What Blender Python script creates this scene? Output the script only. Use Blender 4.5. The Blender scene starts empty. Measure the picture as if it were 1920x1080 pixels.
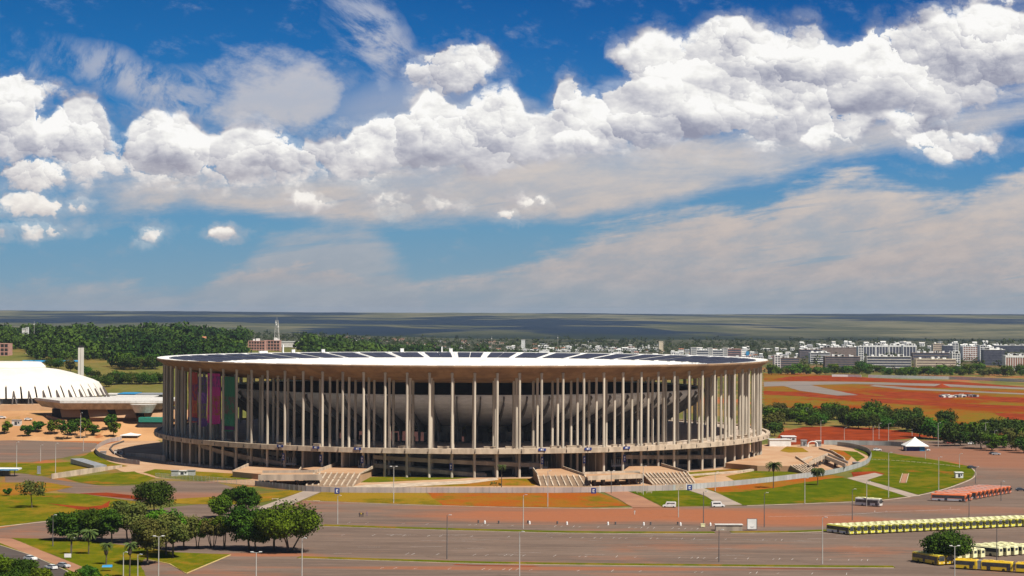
import bpy, bmesh, math, random
import numpy as np
from mathutils import Vector, Matrix
random.seed(7); RNG = np.random.default_rng(7)
PI = math.pi; rad = math.radians
S = bpy.context.scene
COL = S.collection

# ------------------------------------------------------------------ camera
FPX = 3774.0
CAM_H = 72.0
PITCH = math.atan(47 / FPX)
ROLL = rad(0.25)
cd = bpy.data.cameras.new('camera'); cam = bpy.data.objects.new('camera', cd); COL.objects.link(cam)
cd.sensor_width = 36.0; cd.lens = FPX / 1920 * 36.0; cd.clip_start = 1.0; cd.clip_end = 60000
cam.location = (0, 0, CAM_H)
CR = Matrix.Rotation(PI / 2 + PITCH, 3, 'X') @ Matrix.Rotation(ROLL, 3, 'Z')
cam.rotation_euler = CR.to_euler()
S.camera = cam
S.render.engine = 'CYCLES'
S.cycles.max_bounces = 6; S.cycles.diffuse_bounces = 3; S.cycles.glossy_bounces = 2
S.cycles.transmission_bounces = 3; S.cycles.transparent_max_bounces = 8; S.cycles.volume_bounces = 1
S.cycles.use_denoising = True
S.view_settings.view_transform = 'Standard'; S.view_settings.look = 'None'
S.view_settings.gamma = 1.0; S.view_settings.use_curve_mapping = False
EXPO = 0.65
S.view_settings.exposure = EXPO

# ------------------------------------------------------------------ sun
SUN_AZ = rad(47)      # from behind the camera, towards its right
SUN_EL = rad(55)
sun_dir = Vector((math.sin(SUN_AZ) * math.cos(SUN_EL), -math.cos(SUN_AZ) * math.cos(SUN_EL), math.sin(SUN_EL)))
ld = bpy.data.lights.new('sun', 'SUN'); ld.energy = 5.0; ld.angle = rad(0.5); ld.color = (1.0, 0.93, 0.82)
sun = bpy.data.objects.new('sun', ld); COL.objects.link(sun)
sun.rotation_euler = sun_dir.to_track_quat('Z', 'Y').to_euler()

# ------------------------------------------------------------------ small node language
class E:
    nt = None
    def __init__(s, v): s.v = v
    @staticmethod
    def w(x): return x if isinstance(x, E) else E(float(x))
    @staticmethod
    def m(op, *a, clamp=False):
        n = E.nt.nodes.new('ShaderNodeMath'); n.operation = op; n.use_clamp = clamp
        for i, x in enumerate(a):
            x = E.w(x)
            if isinstance(x.v, float): n.inputs[i].default_value = x.v
            else: E.nt.links.new(x.v, n.inputs[i])
        return E(n.outputs[0])
    def __add__(s, o): return E.m('ADD', s, o)
    def __radd__(s, o): return E.m('ADD', o, s)
    def __sub__(s, o): return E.m('SUBTRACT', s, o)
    def __rsub__(s, o): return E.m('SUBTRACT', o, s)
    def __mul__(s, o): return E.m('MULTIPLY', s, o)
    def __rmul__(s, o): return E.m('MULTIPLY', o, s)
    def __truediv__(s, o): return E.m('DIVIDE', s, o)
    def max(s, o): return E.m('MAXIMUM', s, o)
    def min(s, o): return E.m('MINIMUM', s, o)
    def clamp(s): return E.m('ADD', s, 0.0, clamp=True)
    def pow(s, o): return E.m('POWER', s, o)
def smooth(x, a, b):
    n = E.nt.nodes.new('ShaderNodeMapRange'); n.interpolation_type = 'SMOOTHSTEP'
    E.nt.links.new(x.v, n.inputs[0]); n.inputs[1].default_value = a; n.inputs[2].default_value = b
    return E(n.outputs[0])
def vec(x, y, z=0.0):
    n = E.nt.nodes.new('ShaderNodeCombineXYZ')
    for i, c in enumerate((x, y, z)):
        c = E.w(c)
        if isinstance(c.v, float): n.inputs[i].default_value = c.v
        else: E.nt.links.new(c.v, n.inputs[i])
    return n.outputs[0]
def noise(v, scale=1.0, detail=4, rough=0.55, dist=0.0, col=False):
    n = E.nt.nodes.new('ShaderNodeTexNoise'); E.nt.links.new(v, n.inputs['Vector'])
    n.inputs['Scale'].default_value = scale; n.inputs['Detail'].default_value = detail
    n.inputs['Roughness'].default_value = rough; n.inputs['Distortion'].default_value = dist
    return E(n.outputs[1 if col else 0])
def voro(v, scale=1.0, detail=2, rough=0.5):
    n = E.nt.nodes.new('ShaderNodeTexVoronoi'); n.feature = 'F1'; n.normalize = True
    E.nt.links.new(v, n.inputs['Vector'])
    n.inputs['Scale'].default_value = scale; n.inputs['Detail'].default_value = detail; n.inputs['Roughness'].default_value = rough
    return E(n.outputs[0])
def curve(x, pts, xs=1920.0, ys=700.0):
    n = E.nt.nodes.new('ShaderNodeFloatCurve'); c = n.mapping.curves[0]
    pts = [(p[0] / xs, p[1] / ys) for p in pts]
    c.points[0].location = pts[0]; c.points[1].location = pts[-1]
    for p in pts[1:-1]: c.points.new(*p)
    n.mapping.extend = 'HORIZONTAL'; n.mapping.update()
    x = (x / xs); E.nt.links.new(x.v, n.inputs[1])
    return E(n.outputs[0]) * ys
def mixc(f, a, b):
    n = E.nt.nodes.new('ShaderNodeMix'); n.data_type = 'RGBA'; n.blend_type = 'MIX'
    f = E.w(f)
    if isinstance(f.v, float): n.inputs[0].default_value = f.v
    else: E.nt.links.new(f.v, n.inputs[0])
    for i, c in ((6, a), (7, b)):
        if isinstance(c, tuple): n.inputs[i].default_value = (*c[:3], 1)
        elif isinstance(c, E): E.nt.links.new(c.v, n.inputs[i])
        else: E.nt.links.new(c, n.inputs[i])
    return n.outputs[2]
def ramp(f, stops):
    n = E.nt.nodes.new('ShaderNodeValToRGB'); cr = n.color_ramp
    E.nt.links.new(f.v, n.inputs[0])
    while len(cr.elements) < len(stops): cr.elements.new(0.5)
    for e, (p, c) in zip(cr.elements, stops): e.position = p; e.color = (*c, 1)
    return n.outputs[0]
def srgb(r, g, b):
    f = lambda c: (c / 255 / 12.92) if c / 255 <= 0.04045 else ((c / 255 + 0.055) / 1.055) ** 2.4
    return (f(r), f(g), f(b))

# ------------------------------------------------------------------ sky
def make_world():
    W = bpy.data.worlds.new('World'); S.world = W; W.use_nodes = True
    nt = W.node_tree; nt.nodes.clear(); E.nt = nt
    out = nt.nodes.new('ShaderNodeOutputWorld'); bg = nt.nodes.new('ShaderNodeBackground')
    nt.links.new(bg.outputs[0], out.inputs[0])
    tc = nt.nodes.new('ShaderNodeTexCoord'); sp = nt.nodes.new('ShaderNodeSeparateXYZ')
    nt.links.new(tc.outputs['Generated'], sp.inputs[0])
    X, Y, Z = (E(o) for o in sp.outputs)
    sky = nt.nodes.new('ShaderNodeTexSky'); sky.sky_type = 'NISHITA'; sky.sun_disc = False
    sky.sun_elevation = SUN_EL; sky.sun_rotation = PI - SUN_AZ
    sky.altitude = 1100; sky.air_density = 0.6; sky.dust_density = 0.2; sky.ozone_density = 2.0
    K = 0.05
    Yc = Y.max(0.05)
    # compass bearing and height above the horizon as tangents; units of 1/3774 (thousandths of a radian, roughly a quarter)
    P = X / Yc * 3774.0 + 960.0
    Q = 587.0 - Z / Yc * 3774.0 + (P - 960.0) * 0.0044
    Q = Q.max(-1500.0)
    # domain warp
    wv = vec(P / 120, Q / 120, 3.1)
    wn = noise(wv, 1.0, 3, .6); wn2 = noise(vec(P / 120, Q / 120, 9.7), 1.0, 3, .6)
    Pw = P + (wn - .5) * 90; Qw = Q + (wn2 - .5) * 60
    # ---- clear sky, deeper blue with height
    base = ramp(E.m('SUBTRACT', 1.0, (Q / 620.0), clamp=True), [
        (0.00, srgb(150, 158, 170)), (0.07, srgb(136, 152, 166)), (0.14, srgb(130, 158, 176)), (0.30, srgb(108, 154, 184)), (0.50, srgb(80, 140, 188)),
        (0.70, srgb(48, 117, 180)), (0.86, srgb(32, 102, 170)), (1.0, srgb(24, 90, 158))])
    # a little lighter on the left, as towards the sun-lit side of the sky
    base = mixc(smooth(P, 1500.0, -300.0) * 0.12, base, srgb(60, 160, 215))
    # ---- high veil
    st = noise(vec(P / 420, (Q + P * 0.10) / 70, 1.0), 1.0, 6, .66, .5)
    st2 = noise(vec(P / 110, (Q + P * 0.12) / 46, 5.0), 1.0, 5, .66)
    topA = curve(P, [(0, 300), (400, 330), (560, 310), (1000, 270), (1500, 230), (1750, 200), (1920, 170)])
    botA = curve(P, [(0, 452), (140, 446), (260, 405), (360, 392), (500, 405), (640, 420), (800, 420), (950, 414), (1100, 408), (1230, 388), (1330, 365), (1440, 342), (1520, 318), (1620, 296), (1750, 280), (1920, 236)])
    nA = (st - .5) * 110 + (st2 - .5) * 60
    A = smooth(botA - Q + nA * 0.5, -14.0, 26.0).min(smooth(Q - topA + nA, -30.0, 30.0))
    A = A * (0.62 + smooth(st + st2 * .5, .55, .95) * 0.36) * smooth(P + (st2 - .5) * 300, 40.0, 420.0)
    topB = curve(P, [(0, 520), (130, 513), (230, 525), (330, 548), (450, 505), (620, 492), (780, 520), (860, 508), (940, 484), (1040, 462), (1110, 430), (1230, 398), (1330, 380), (1430, 388), (1490, 350), (1600, 322), (1700, 345), (1790, 372), (1850, 330), (1920, 318)])
    B = smooth(Q - topB + nA * 1.3, -16.0, 34.0) * (0.55 + smooth(st * .7 + st2 * .5, .40, .72) * 0.45)
    B = B * smooth(Q + (st - .5) * 60 - P * 0.012, 592.0, 500.0).max(0.5)
    topC = curve(P, [(0, 620), (420, 560), (480, 470), (560, 440), (640, 432), (700, 446), (760, 500), (860, 590), (1000, 640), (1920, 640)])
    C = smooth(Q - topC + nA * 1.5, -24.0, 50.0) * 0.55
    veil = A.max(B).max(C)
    blue_gap = smooth(noise(vec(P / 330, (Q + P * .13) / 26, 8.0), 1.0, 4, .6), .60, .70) * smooth(Q, 330.0, 400.0)
    veil = veil * (1.0 - blue_gap * 0.42)
    # isolated soft puff and wisps high up
    def soft(cx, cy, rx, ry, tilt=0.0):
        dx = (Pw - cx); dy = (Qw - cy) + dx * tilt
        return (1.0 - (dx / rx).pow(2) - (dy / ry).pow(2)).clamp()
    wisp = noise(vec((P + Q * .6) / 70, (Q - P * .55) / 120, 2.0), 1.0, 6, .66, .35)
    wisp2 = noise(vec((P - Q * 1.1) / 80, (Q + P * .3) / 110, 4.0), 1.0, 6, .66, .35)
    pass
    puff = soft(500, 165, 150, 90) + soft(600, 155, 80, 74, .3) * .6 + soft(545, 205, 180, 60) * .7
    puff = smooth(puff + (noise(vec((P + Q) / 90, (Q - P * .4) / 50, 6.0), 1, 6, .66) - .5) * 2.2, .05, 1.35) * .85
    cir = soft(700, 70, 110, 95, -.7) * smooth(wisp2, .36, .66) * .85
    cir = cir.max(soft(770, 130, 160, 60, -.3) * smooth(wisp2, .35, .8) * .6).max(soft(250, 150, 190, 60, -.4) * smooth(wisp, .38, .64) * .75)
    cir = cir.max(soft(60, 120, 70, 50, -.8) * smooth(wisp, .45, .8) * .6).max(soft(640, 190, 260, 90) * smooth(wisp2, .3, .7) * .45)
    cir = cir.max(soft(760, 200, 200, 60) * .5).max(soft(330, 175, 170, 60) * smooth(wisp2, .40, .62) * .6).max(soft(880, 215, 180, 50) * .45)
    veil = veil.max(puff).max(cir)
    vcol = ramp((Q / 620.0).clamp(), [(0.0, srgb(206, 210, 220)), (0.30, srgb(190, 192, 200)), (0.50, srgb(203, 197, 194)), (0.68, srgb(192, 182, 178)), (0.82, srgb(173, 168, 170)), (1.0, srgb(147, 152, 164))])
    vcol = mixc(smooth(st2, .35, .7) * .25, vcol, srgb(222, 208, 198))
    col = mixc(veil, base, vcol)
    # ---- cumulus
    fw = noise(vec(P / 22, Q / 20, 4.4), 1.0, 4, .62); fw2 = noise(vec(P / 22, Q / 20, 8.8), 1.0, 4, .62)
    Pf = Pw + (fw - .5) * 44; Qf = Qw + (fw2 - .5) * 36
    def billow(px, qx, sx, sy, z):
        """round heads of cloud: height of the head, and how far it faces up and to the right"""
        v = vec(px / sx, qx / sy, z)
        n = nt.nodes.new('ShaderNodeTexVoronoi'); n.feature = 'F1'; n.voronoi_dimensions = '3D'; nt.links.new(v, n.inputs['Vector'])
        n.inputs['Scale'].default_value = 1.0; n.inputs['Detail'].default_value = 0; n.inputs['Randomness'].default_value = .9
        sub = nt.nodes.new('ShaderNodeVectorMath'); sub.operation = 'SUBTRACT'; nt.links.new(v, sub.inputs[0]); nt.links.new(n.outputs['Position'], sub.inputs[1])
        dt = nt.nodes.new('ShaderNodeVectorMath'); dt.operation = 'DOT_PRODUCT'; nt.links.new(sub.outputs[0], dt.inputs[0]); dt.inputs[1].default_value = (.55, -.85, .25)
        d = E(n.outputs['Distance']); return 1.0 - d * d * 1.5, E(dt.outputs['Value'])
    g1, l1 = billow(Pf, Qf, 105, 84, 0.0)
    g2, l2 = billow(Pf + l1 * 30, Qf, 50, 42, 3.3)
    g3, l3 = billow(P + (fw - .5) * 40 + l2 * 12, Q + (fw2 - .5) * 34, 22, 19, 6.1)
    fine = (noise(vec(P / 18, Q / 15, 0.5), 1.0, 5, .72) - .5) * 2.6
    big = (noise(vec(P / 150, Q / 80, 7.0), 1.0, 5, .62) - .5) * 2.8
    big2 = (noise(vec((P + 26) / 150, (Q - 40) / 80, 7.0), 1.0, 4, .62) - .5) * 2.8
    T = curve(P, [(0, 152), (55, 156), (72, 235), (84, 232), (110, 200), (140, 180), (165, 176), (190, 192), (205, 225), (228, 236), (250, 218), (290, 204), (335, 206), (362, 226), (395, 250), (440, 238), (490, 240), (530, 250), (580, 262), (625, 258), (665, 236), (715, 218), (745, 216), (775, 198), (815, 170), (850, 186), (890, 172), (935, 150), (968, 168), (1000, 208), (1030, 190), (1060, 148), (1105, 160), (1140, 148), (1185, 140), (1230, 132), (1330, 170), (1420, 190), (1520, 200), (1700, 210), (1920, 200)])
    Bt = curve(P, [(0, 300), (60, 298), (110, 312), (160, 346), (250, 348), (350, 346), (440, 340), (530, 338), (590, 330), (640, 326), (720, 330), (820, 324), (900, 324), (955, 306), (1000, 285), (1080, 272), (1150, 276), (1230, 282), (1300, 276), (1370, 262), (1450, 275), (1500, 240), (1560, 286), (1600, 278), (1650, 232), (1700, 250), (1760, 215), (1840, 190), (1920, 175)])
    T2 = curve(P, [(0, 400), (1100, 400), (1128, 118), (1150, 92), (1185, 78), (1225, 56), (1270, 60), (1310, 52), (1345, 34), (1390, 34), (1420, 54), (1470, 44), (1530, 46), (1560, 72), (1600, 78), (1640, 48), (1690, 50), (1740, 36), (1800, 12), (1860, 6), (1920, 22)])
    B2 = curve(P, [(0, 0), (1100, 60), (1180, 150), (1250, 200), (1350, 220), (1500, 235), (1640, 225), (1780, 212), (1850, 196), (1920, 175)])
    F1 = (Qw - T).min((Bt - Q) * 0.9 + big * 22)
    F2 = (Qw - T2).min((B2 - Q) * 0.9 + big * 26)
    F = F1.max(F2)
    LH = ((Bt - Q) / (Bt - T).max(30.0)).clamp() * smooth(F1, -4.0, 12.0)
    LH = LH.max(((B2 - Q) / (B2 - T2).max(30.0)).clamp() * smooth(F2, -4.0, 12.0))
    # stand-alone puffs: (centre, half-axes)
    PB = vec(P + (wn - .5) * 60 + (fw - .5) * 34, Q + (wn2 - .5) * 40 + (fw2 - .5) * 24)
    def vm(op, a_, b_=None, c_=None):
        n = nt.nodes.new('ShaderNodeVectorMath'); n.operation = op
        for i, x in enumerate((a_, b_, c_)):
            if x is None: continue
            if isinstance(x, tuple): n.inputs[i].default_value = x
            else: nt.links.new(x, n.inputs[i])
        return n
    for (cx, cy, rx, ry) in [(835, 140, 92, 40), (878, 112, 52, 30), (10, 205, 70, 66), (62, 168, 60, 17), (60, 330, 70, 30), (45, 392, 66, 30), (50, 430, 76, 13),
                             (1785, 270, 82, 27), (586, 376, 50, 19), (736, 378, 40, 20), (818, 384, 36, 14), (1006, 379, 34, 14),
                             (957, 405, 28, 13), (278, 437, 28, 18), (412, 436, 24, 10), (158, 387, 40, 15), (1080, 268, 50, 20), (1560, 255, 54, 32), (1878, 0, 46, 9)]:
        v = vm('MULTIPLY_ADD', PB, (1 / rx, 1 / ry, 0), (-cx / rx, -cy / ry, 0)).outputs[0]
        dd = E(vm('DOT_PRODUCT', v, v).outputs['Value']); sp = nt.nodes.new('ShaderNodeSeparateXYZ'); nt.links.new(v, sp.inputs[0])
        Fb = E.m('MULTIPLY_ADD', dd, -ry * .62, ry * .62)
        F = F.max(Fb); LH = LH.max(E.m('MULTIPLY_ADD', E(sp.outputs[1]), -.5, .5) * smooth(Fb, -3.0, 5.0))
    Fe = F + (g1 - .55) * 30 + (g2 - .55) * 19 + (g3 - .5) * 8 + fine * 7 + big * 12 - 3.0
    edge = smooth(noise(vec(P / 210, Q / 150, 12.0), 1, 2, .5), .42, .66).max(smooth(LH, .34, .04) * smooth(F, 60.0, 20.0))     # crisp here, ragged there; bases fade
    mask = smooth(Fe, -2.5, 4.5) * (1.0 - edge) + smooth(Fe, -12.0, 14.0) * edge
    thin = smooth(Fe, -34.0, 4.0) * .34
    soft_ = smooth(noise(vec(P / 170, Q / 110, 21.0), 1, 3, .5), .36, .60) * .75 + .25     # how strongly the heads show
    L = smooth(LH, -.05, .90) * .56 + .31 + l1 * .32 + (l2 * .23 + l3 * .09 + (g2 - .45) * .12 + (g3 - .45) * .06) * soft_ + (big - big2) * .50 + big * .20
    L = L + smooth(Fe, 26.0, 0.0) * smooth(LH, .30, .75) * .16
    ccol = ramp(L.clamp(), [(0.0, srgb(146, 149, 168)), (0.25, srgb(170, 172, 186)), (0.5, srgb(201, 201, 208)), (0.72, srgb(226, 225, 226)), (0.92, srgb(246, 245, 242)), (1.0, srgb(252, 251, 249))])
    low = mixc(smooth(Q, 250.0, 420.0) * .35, ccol, srgb(236, 222, 205))
    col = mixc(mask.max(thin), col, low)
    # ---- the same sky goes over into the plain daylight sky above the picture's band
    sky_s = nt.nodes.new('ShaderNodeVectorMath'); sky_s.operation = 'SCALE'
    nt.links.new(sky.outputs[0], sky_s.inputs[0]); sky_s.inputs['Scale'].default_value = 1.0
    inv = nt.nodes.new('ShaderNodeVectorMath'); inv.operation = 'SCALE'
    nt.links.new(col, inv.inputs[0]); inv.inputs['Scale'].default_value = 1.0 / K / 2 ** EXPO
    f = smooth(Q, -400.0, -60.0) * smooth(Y, .10, .35)
    fin = mixc(f, sky_s.outputs[0], inv.outputs[0])
    nt.links.new(fin, bg.inputs[0]); bg.inputs[1].default_value = K
    W.cycles.sampling_method = 'MANUAL'; W.cycles.sample_map_resolution = 512
make_world()

# ------------------------------------------------------------------ terrain and placing
def sstep(t):
    t = max(0.0, min(1.0, t)); return t * t * (3 - 2 * t)
CX, CY, RS = -24.6, 1030.0, 154.5          # stadium centre and roof radius
def hgt(x, y):
    # the land rises behind and to the left of the stadium
    s = x / max(y, 1.0)
    k = 1.0 - sstep((s + 0.17) / 0.17)
    a = 11.0 * sstep((y - 1120) / 70.0) + 6.0 * sstep((y - 1330) / 250.0) + 15.0 * sstep((y - 1450) / 1000.0)
    kk = 1.0 - sstep((s + 0.155) / 0.03)   # the bank of the left park starts left of the stadium
    near = max(k * sstep((y - 1330) / 300.0), kk)
    return a * near - 14.0 * k * sstep((y - 2900) / 900.0)
def ray(px, py):
    v = CR @ Vector(((px - 960) / FPX, (540 - py) / FPX, -1.0)); return v
def at(px, py, z=None):
    """the point of the ground (or of the level z) that lies in the direction of pixel px, py of the photograph"""
    v = ray(px, py)
    if z is not None:
        t = (z - CAM_H) / v.z; return Vector((v.x * t, v.y * t, z))
    t = 300.0; step = 4.0
    while t < 9000:
        x, y = v.x * t, v.y * t; zz = CAM_H + v.z * t
        if zz <= hgt(x, y): break
        t += step
        if t > 1500: step = 8.0
    x, y = v.x * t, v.y * t
    return Vector((x, y, hgt(x, y)))
def atd(px, py, d):
    v = ray(px, py); t = d / v.y; return Vector((v.x * t, d, CAM_H + v.z * t))

# ------------------------------------------------------------------ tags and objects
def tag(o, label=None, cat=None, group=None, kind=None):
    if label: o['label'] = label
    if cat: o['category'] = cat
    if group: o['group'] = group
    if kind: o['kind'] = kind
    return o
def empty(name, loc=(0, 0, 0), rz=0.0, **k):
    o = bpy.data.objects.new(name, None); COL.objects.link(o); o.location = loc; o.rotation_euler = (0, 0, rz)
    o.empty_display_size = 0.5
    return tag(o, **k)
class MB:
    def __init__(s): s.v = []; s.f = []; s.mi = []
    def add(s, vs, fs, mi=0):
        b = len(s.v); s.v += [tuple(p) for p in vs]; s.f += [tuple(b + i for i in f) for f in fs]; s.mi += [mi] * len(fs); return s
    def box(s, x0, x1, y0, y1, z0, z1, mi=0, rz=0.0, c=(0, 0, 0)):
        vs = [(x, y, z) for z in (z0, z1) for x, y in ((x0, y0), (x1, y0), (x1, y1), (x0, y1))]
        if rz:
            cs, sn = math.cos(rz), math.sin(rz); vs = [(x * cs - y * sn, x * sn + y * cs, z) for x, y, z in vs]
        vs = [(x + c[0], y + c[1], z + c[2]) for x, y, z in vs]
        return s.add(vs, [(0, 3, 2, 1), (4, 5, 6, 7), (0, 1, 5, 4), (1, 2, 6, 5), (2, 3, 7, 6), (3, 0, 4, 7)], mi)
    def cyl(s, x, y, z0, z1, r0, r1=None, n=8, mi=0):
        r1 = r0 if r1 is None else r1
        vs = [(x + r * math.cos(2 * PI * i / n), y + r * math.sin(2 * PI * i / n), z) for z, r in ((z0, r0), (z1, r1)) for i in range(n)]
        fs = [(i, (i + 1) % n, n + (i + 1) % n, n + i) for i in range(n)] + [tuple(range(n - 1, -1, -1)), tuple(range(n, 2 * n))]
        return s.add(vs, fs, mi)
    def tube(s, p, q, r, r2=None, n=5, mi=0):
        p, q = Vector(p), Vector(q); d = (q - p)
        if d.length < 1e-6: return s
        d.normalize(); u = d.orthogonal().normalized(); w = d.cross(u); r2 = r if r2 is None else r2
        vs = [tuple(c + (u * math.cos(2 * PI * i / n) + w * math.sin(2 * PI * i / n)) * rr) for c, rr in ((p, r), (q, r2)) for i in range(n)]
        fs = [(i, (i + 1) % n, n + (i + 1) % n, n + i) for i in range(n)] + [tuple(range(n - 1, -1, -1)), tuple(range(n, 2 * n))]
        return s.add(vs, fs, mi)
    def hexa(s, a, mi=0):   # 8 points: bottom ring then top ring
        return s.add(a, [(0, 3, 2, 1), (4, 5, 6, 7), (0, 1, 5, 4), (1, 2, 6, 5), (2, 3, 7, 6), (3, 0, 4, 7)], mi)
    def lathe(s, prof, n=96, closed=True, a0=0.0, a1=2 * PI, mi=0, f=None):
        full = abs(a1 - a0 - 2 * PI) < 1e-6; m = len(prof); cnt = n if full else n + 1
        b = len(s.v)
        for i in range(cnt):
            a = a0 + (a1 - a0) * i / n
            for (r, z) in prof:
                if f: r, z = f(a, r, z)
                s.v.append((r * math.sin(a), -r * math.cos(a), z))
        for i in range(n):
            j = (i + 1) % cnt
            for k in range(m if closed else m - 1):
                l = (k + 1) % m
                s.f.append((b + i * m + k, b + i * m + l, b + j * m + l, b + j * m + k)); s.mi.append(mi)
        if not full and closed:
            s.f.append(tuple(b + k for k in range(m - 1, -1, -1))); s.f.append(tuple(b + n * m + k for k in range(m))); s.mi += [mi, mi]
        return s
    def build(s, name, mats, parent=None, smooth=False, loc=None, **k):
        me = bpy.data.meshes.new(name); me.from_pydata(s.v, [], s.f)
        if not isinstance(mats, (list, tuple)): mats = [mats]
        for m in mats: me.materials.append(m)
        if len(mats) > 1: me.polygons.foreach_set('material_index', s.mi)
        if smooth: me.polygons.foreach_set('use_smooth', [True] * len(s.f))
        me.update()
        bm = bmesh.new(); bm.from_mesh(me); bmesh.ops.recalc_face_normals(bm, faces=bm.faces); bm.to_mesh(me); bm.free()
        o = bpy.data.objects.new(name, me); COL.objects.link(o)
        if parent: o.parent = parent
        if loc is not None: o.location = loc
        return tag(o, **k)
def copy_tree(o, parent=None):
    c = o.copy(); COL.objects.link(c); c.parent = parent
    for ch in o.children:
        copy_tree(ch, c)
    return c
ORD = ['', 'first', 'second', 'third', 'fourth', 'fifth', 'sixth', 'seventh', 'eighth', 'ninth', 'tenth', 'eleventh', 'twelfth', 'thirteenth', 'fourteenth', 'fifteenth', 'sixteenth',
       'seventeenth', 'eighteenth', 'nineteenth', 'twentieth'] + ['twenty-' + x for x in ('first', 'second', 'third', 'fourth', 'fifth', 'sixth', 'seventh', 'eighth', 'ninth')] + ['thirtieth'] + ['thirty-' + x for x in ('first', 'second', 'third', 'fourth', 'fifth', 'sixth')]

# ------------------------------------------------------------------ materials
def newmat(name):
    m = bpy.data.materials.new(name); m.use_nodes = True; nt = m.node_tree; nt.nodes.clear(); E.nt = nt
    out = nt.nodes.new('ShaderNodeOutputMaterial'); b = nt.nodes.new('ShaderNodeBsdfPrincipled'); nt.links.new(b.outputs[0], out.inputs[0])
    return m, nt, b
def pos():
    g = E.nt.nodes.new('ShaderNodeNewGeometry'); return g.outputs['Position']
def pos_xyz():
    sp = E.nt.nodes.new('ShaderNodeSeparateXYZ'); E.nt.links.new(pos(), sp.inputs[0]); return [E(o) for o in sp.outputs]
def setc(b, col):
    if isinstance(col, tuple): b.inputs['Base Color'].default_value = (*col[:3], 1)
    else: E.nt.links.new(col, b.inputs['Base Color'])
def bump(b, h, strength=.3, dist=.1):
    n = E.nt.nodes.new('ShaderNodeBump'); n.inputs['Strength'].default_value = strength; n.inputs['Distance'].default_value = dist
    E.nt.links.new(h.v, n.inputs['Height']); E.nt.links.new(n.outputs[0], b.inputs['Normal'])
def simple(name, c1, c2=None, scale=.5, rough=.8, stretch=(1, 1, 1), rnd=0.0, metal=0.0, lo=.35, hi=.65, spec=.3):
    m, nt, b = newmat(name)
    c1 = tuple(x * .88 for x in c1); c2 = tuple(x * .88 for x in c2) if c2 else None
    c2 = c2 or tuple(x * .8 for x in c1)
    mp = nt.nodes.new('ShaderNodeMapping'); nt.links.new(pos(), mp.inputs[0]); mp.inputs['Scale'].default_value = stretch
    n = noise(mp.outputs[0], scale, 4, .6)
    c = mixc(smooth(n, lo, hi), c1, c2)
    if rnd:
        oi = nt.nodes.new('ShaderNodeObjectInfo'); hs = nt.nodes.new('ShaderNodeHueSaturation')
        nt.links.new(c, hs.inputs['Color']); r = E(oi.outputs['Random'])
        nt.links.new((r * (2 * rnd) + (1 - rnd)).v, hs.inputs['Value']); c = hs.outputs[0]
    setc(b, c); b.inputs['Roughness'].default_value = rough; b.inputs['Metallic'].default_value = metal
    b.inputs['Specular IOR Level'].default_value = spec
    return m
M = {}
M['concrete'] = simple('concrete', (.42, .345, .27), (.25, .205, .165), .22, .85, (1, 1, .18))
M['concrete_col'] = simple('column_concrete', (.58, .51, .415), (.34, .295, .24), .55, .85, (1, 1, .06))
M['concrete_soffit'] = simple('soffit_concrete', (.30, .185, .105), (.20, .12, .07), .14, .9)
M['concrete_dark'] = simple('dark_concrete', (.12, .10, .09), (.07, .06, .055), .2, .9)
M['concrete_pale'] = simple('pale_concrete', (.52, .42, .315), (.34, .27, .20), .3, .85, (1, 1, .4))
M['plaza'] = simple('plaza_paving', (.38, .215, .115), (.44, .285, .17), .06, .9)
M['shell'] = simple('shell_panels', (.90, .87, .84), (.78, .755, .73), .4, .7, (1, 1, 3))
M['membrane'] = simple('roof_membrane', (.80, .79, .76), (.70, .69, .67), .08, .55)
M['pv'] = simple('solar_glass', (.025, .027, .045), (.04, .042, .065), .3, .5, spec=.25)
M['pv_frame'] = simple('panel_frame', (.5, .52, .55), None, 1, .5)
M['dark'] = simple('dark_interior', (.035, .03, .03), (.02, .018, .02), .3, .8)
M['dark_glass'] = simple('dark_glass', (.03, .035, .045), (.05, .055, .07), .6, .2, spec=.6)
M['seat_red'] = simple('red_seating', (.045, .012, .010), (.03, .008, .008), .3, .8)
M['white'] = simple('white_paint', (.78, .78, .76), (.68, .68, .66), .4, .5)
M['white_dirty'] = simple('weathered_white', (.62, .60, .57), (.48, .46, .43), .5, .7)
M['metal'] = simple('grey_metal', (.38, .39, .40), (.28, .29, .30), .6, .45, metal=.3)
M['steel_pole'] = simple('galvanised_pole', (.50, .48, .44), (.40, .38, .35), .6, .6)
M['dark_pole'] = simple('dark_pole', (.13, .12, .12), None, .6, .6)
M['black'] = simple('black_rubber', (.02, .02, .02), None, 1, .8)
M['glass'] = simple('window_glass', (.03, .035, .04), (.05, .06, .07), 1, .12, spec=.7)
M['blue'] = simple('blue_board', (.02, .04, .20), None, 1, .5)
M['blue_light'] = simple('blue_sheet', (.03, .25, .50), None, 1, .5)
M['teal'] = simple('teal_green_board', (.02, .20, .15), None, 1, .6)
M['yellow_bus'] = simple('bus_yellow', (.80, .55, .02), (.68, .44, .03), .9, .35, spec=.5, rnd=.08)
M['lime_bus'] = simple('bus_lime', (.70, .66, .07), (.58, .54, .08), .9, .35, spec=.5, rnd=.10)
M['cream_bus'] = simple('bus_cream_roof', (.88, .85, .48), (.70, .67, .40), .8, .45, spec=.5, rnd=.12)
M['orange_bus'] = simple('bus_orange', (.72, .17, .05), (.62, .14, .04), .6, .4, spec=.5)
M['grey_bus'] = simple('bus_grey', (.45, .45, .48), (.38, .38, .42), .6, .4, spec=.5)
M['red_soil'] = simple('red_soil', (.25, .043, .013), (.15, .026, .009), .07, 1.0, spec=0)
M['pink_wall'] = simple('pink_render', (.50, .27, .22), (.40, .22, .18), .2, .9)
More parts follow.
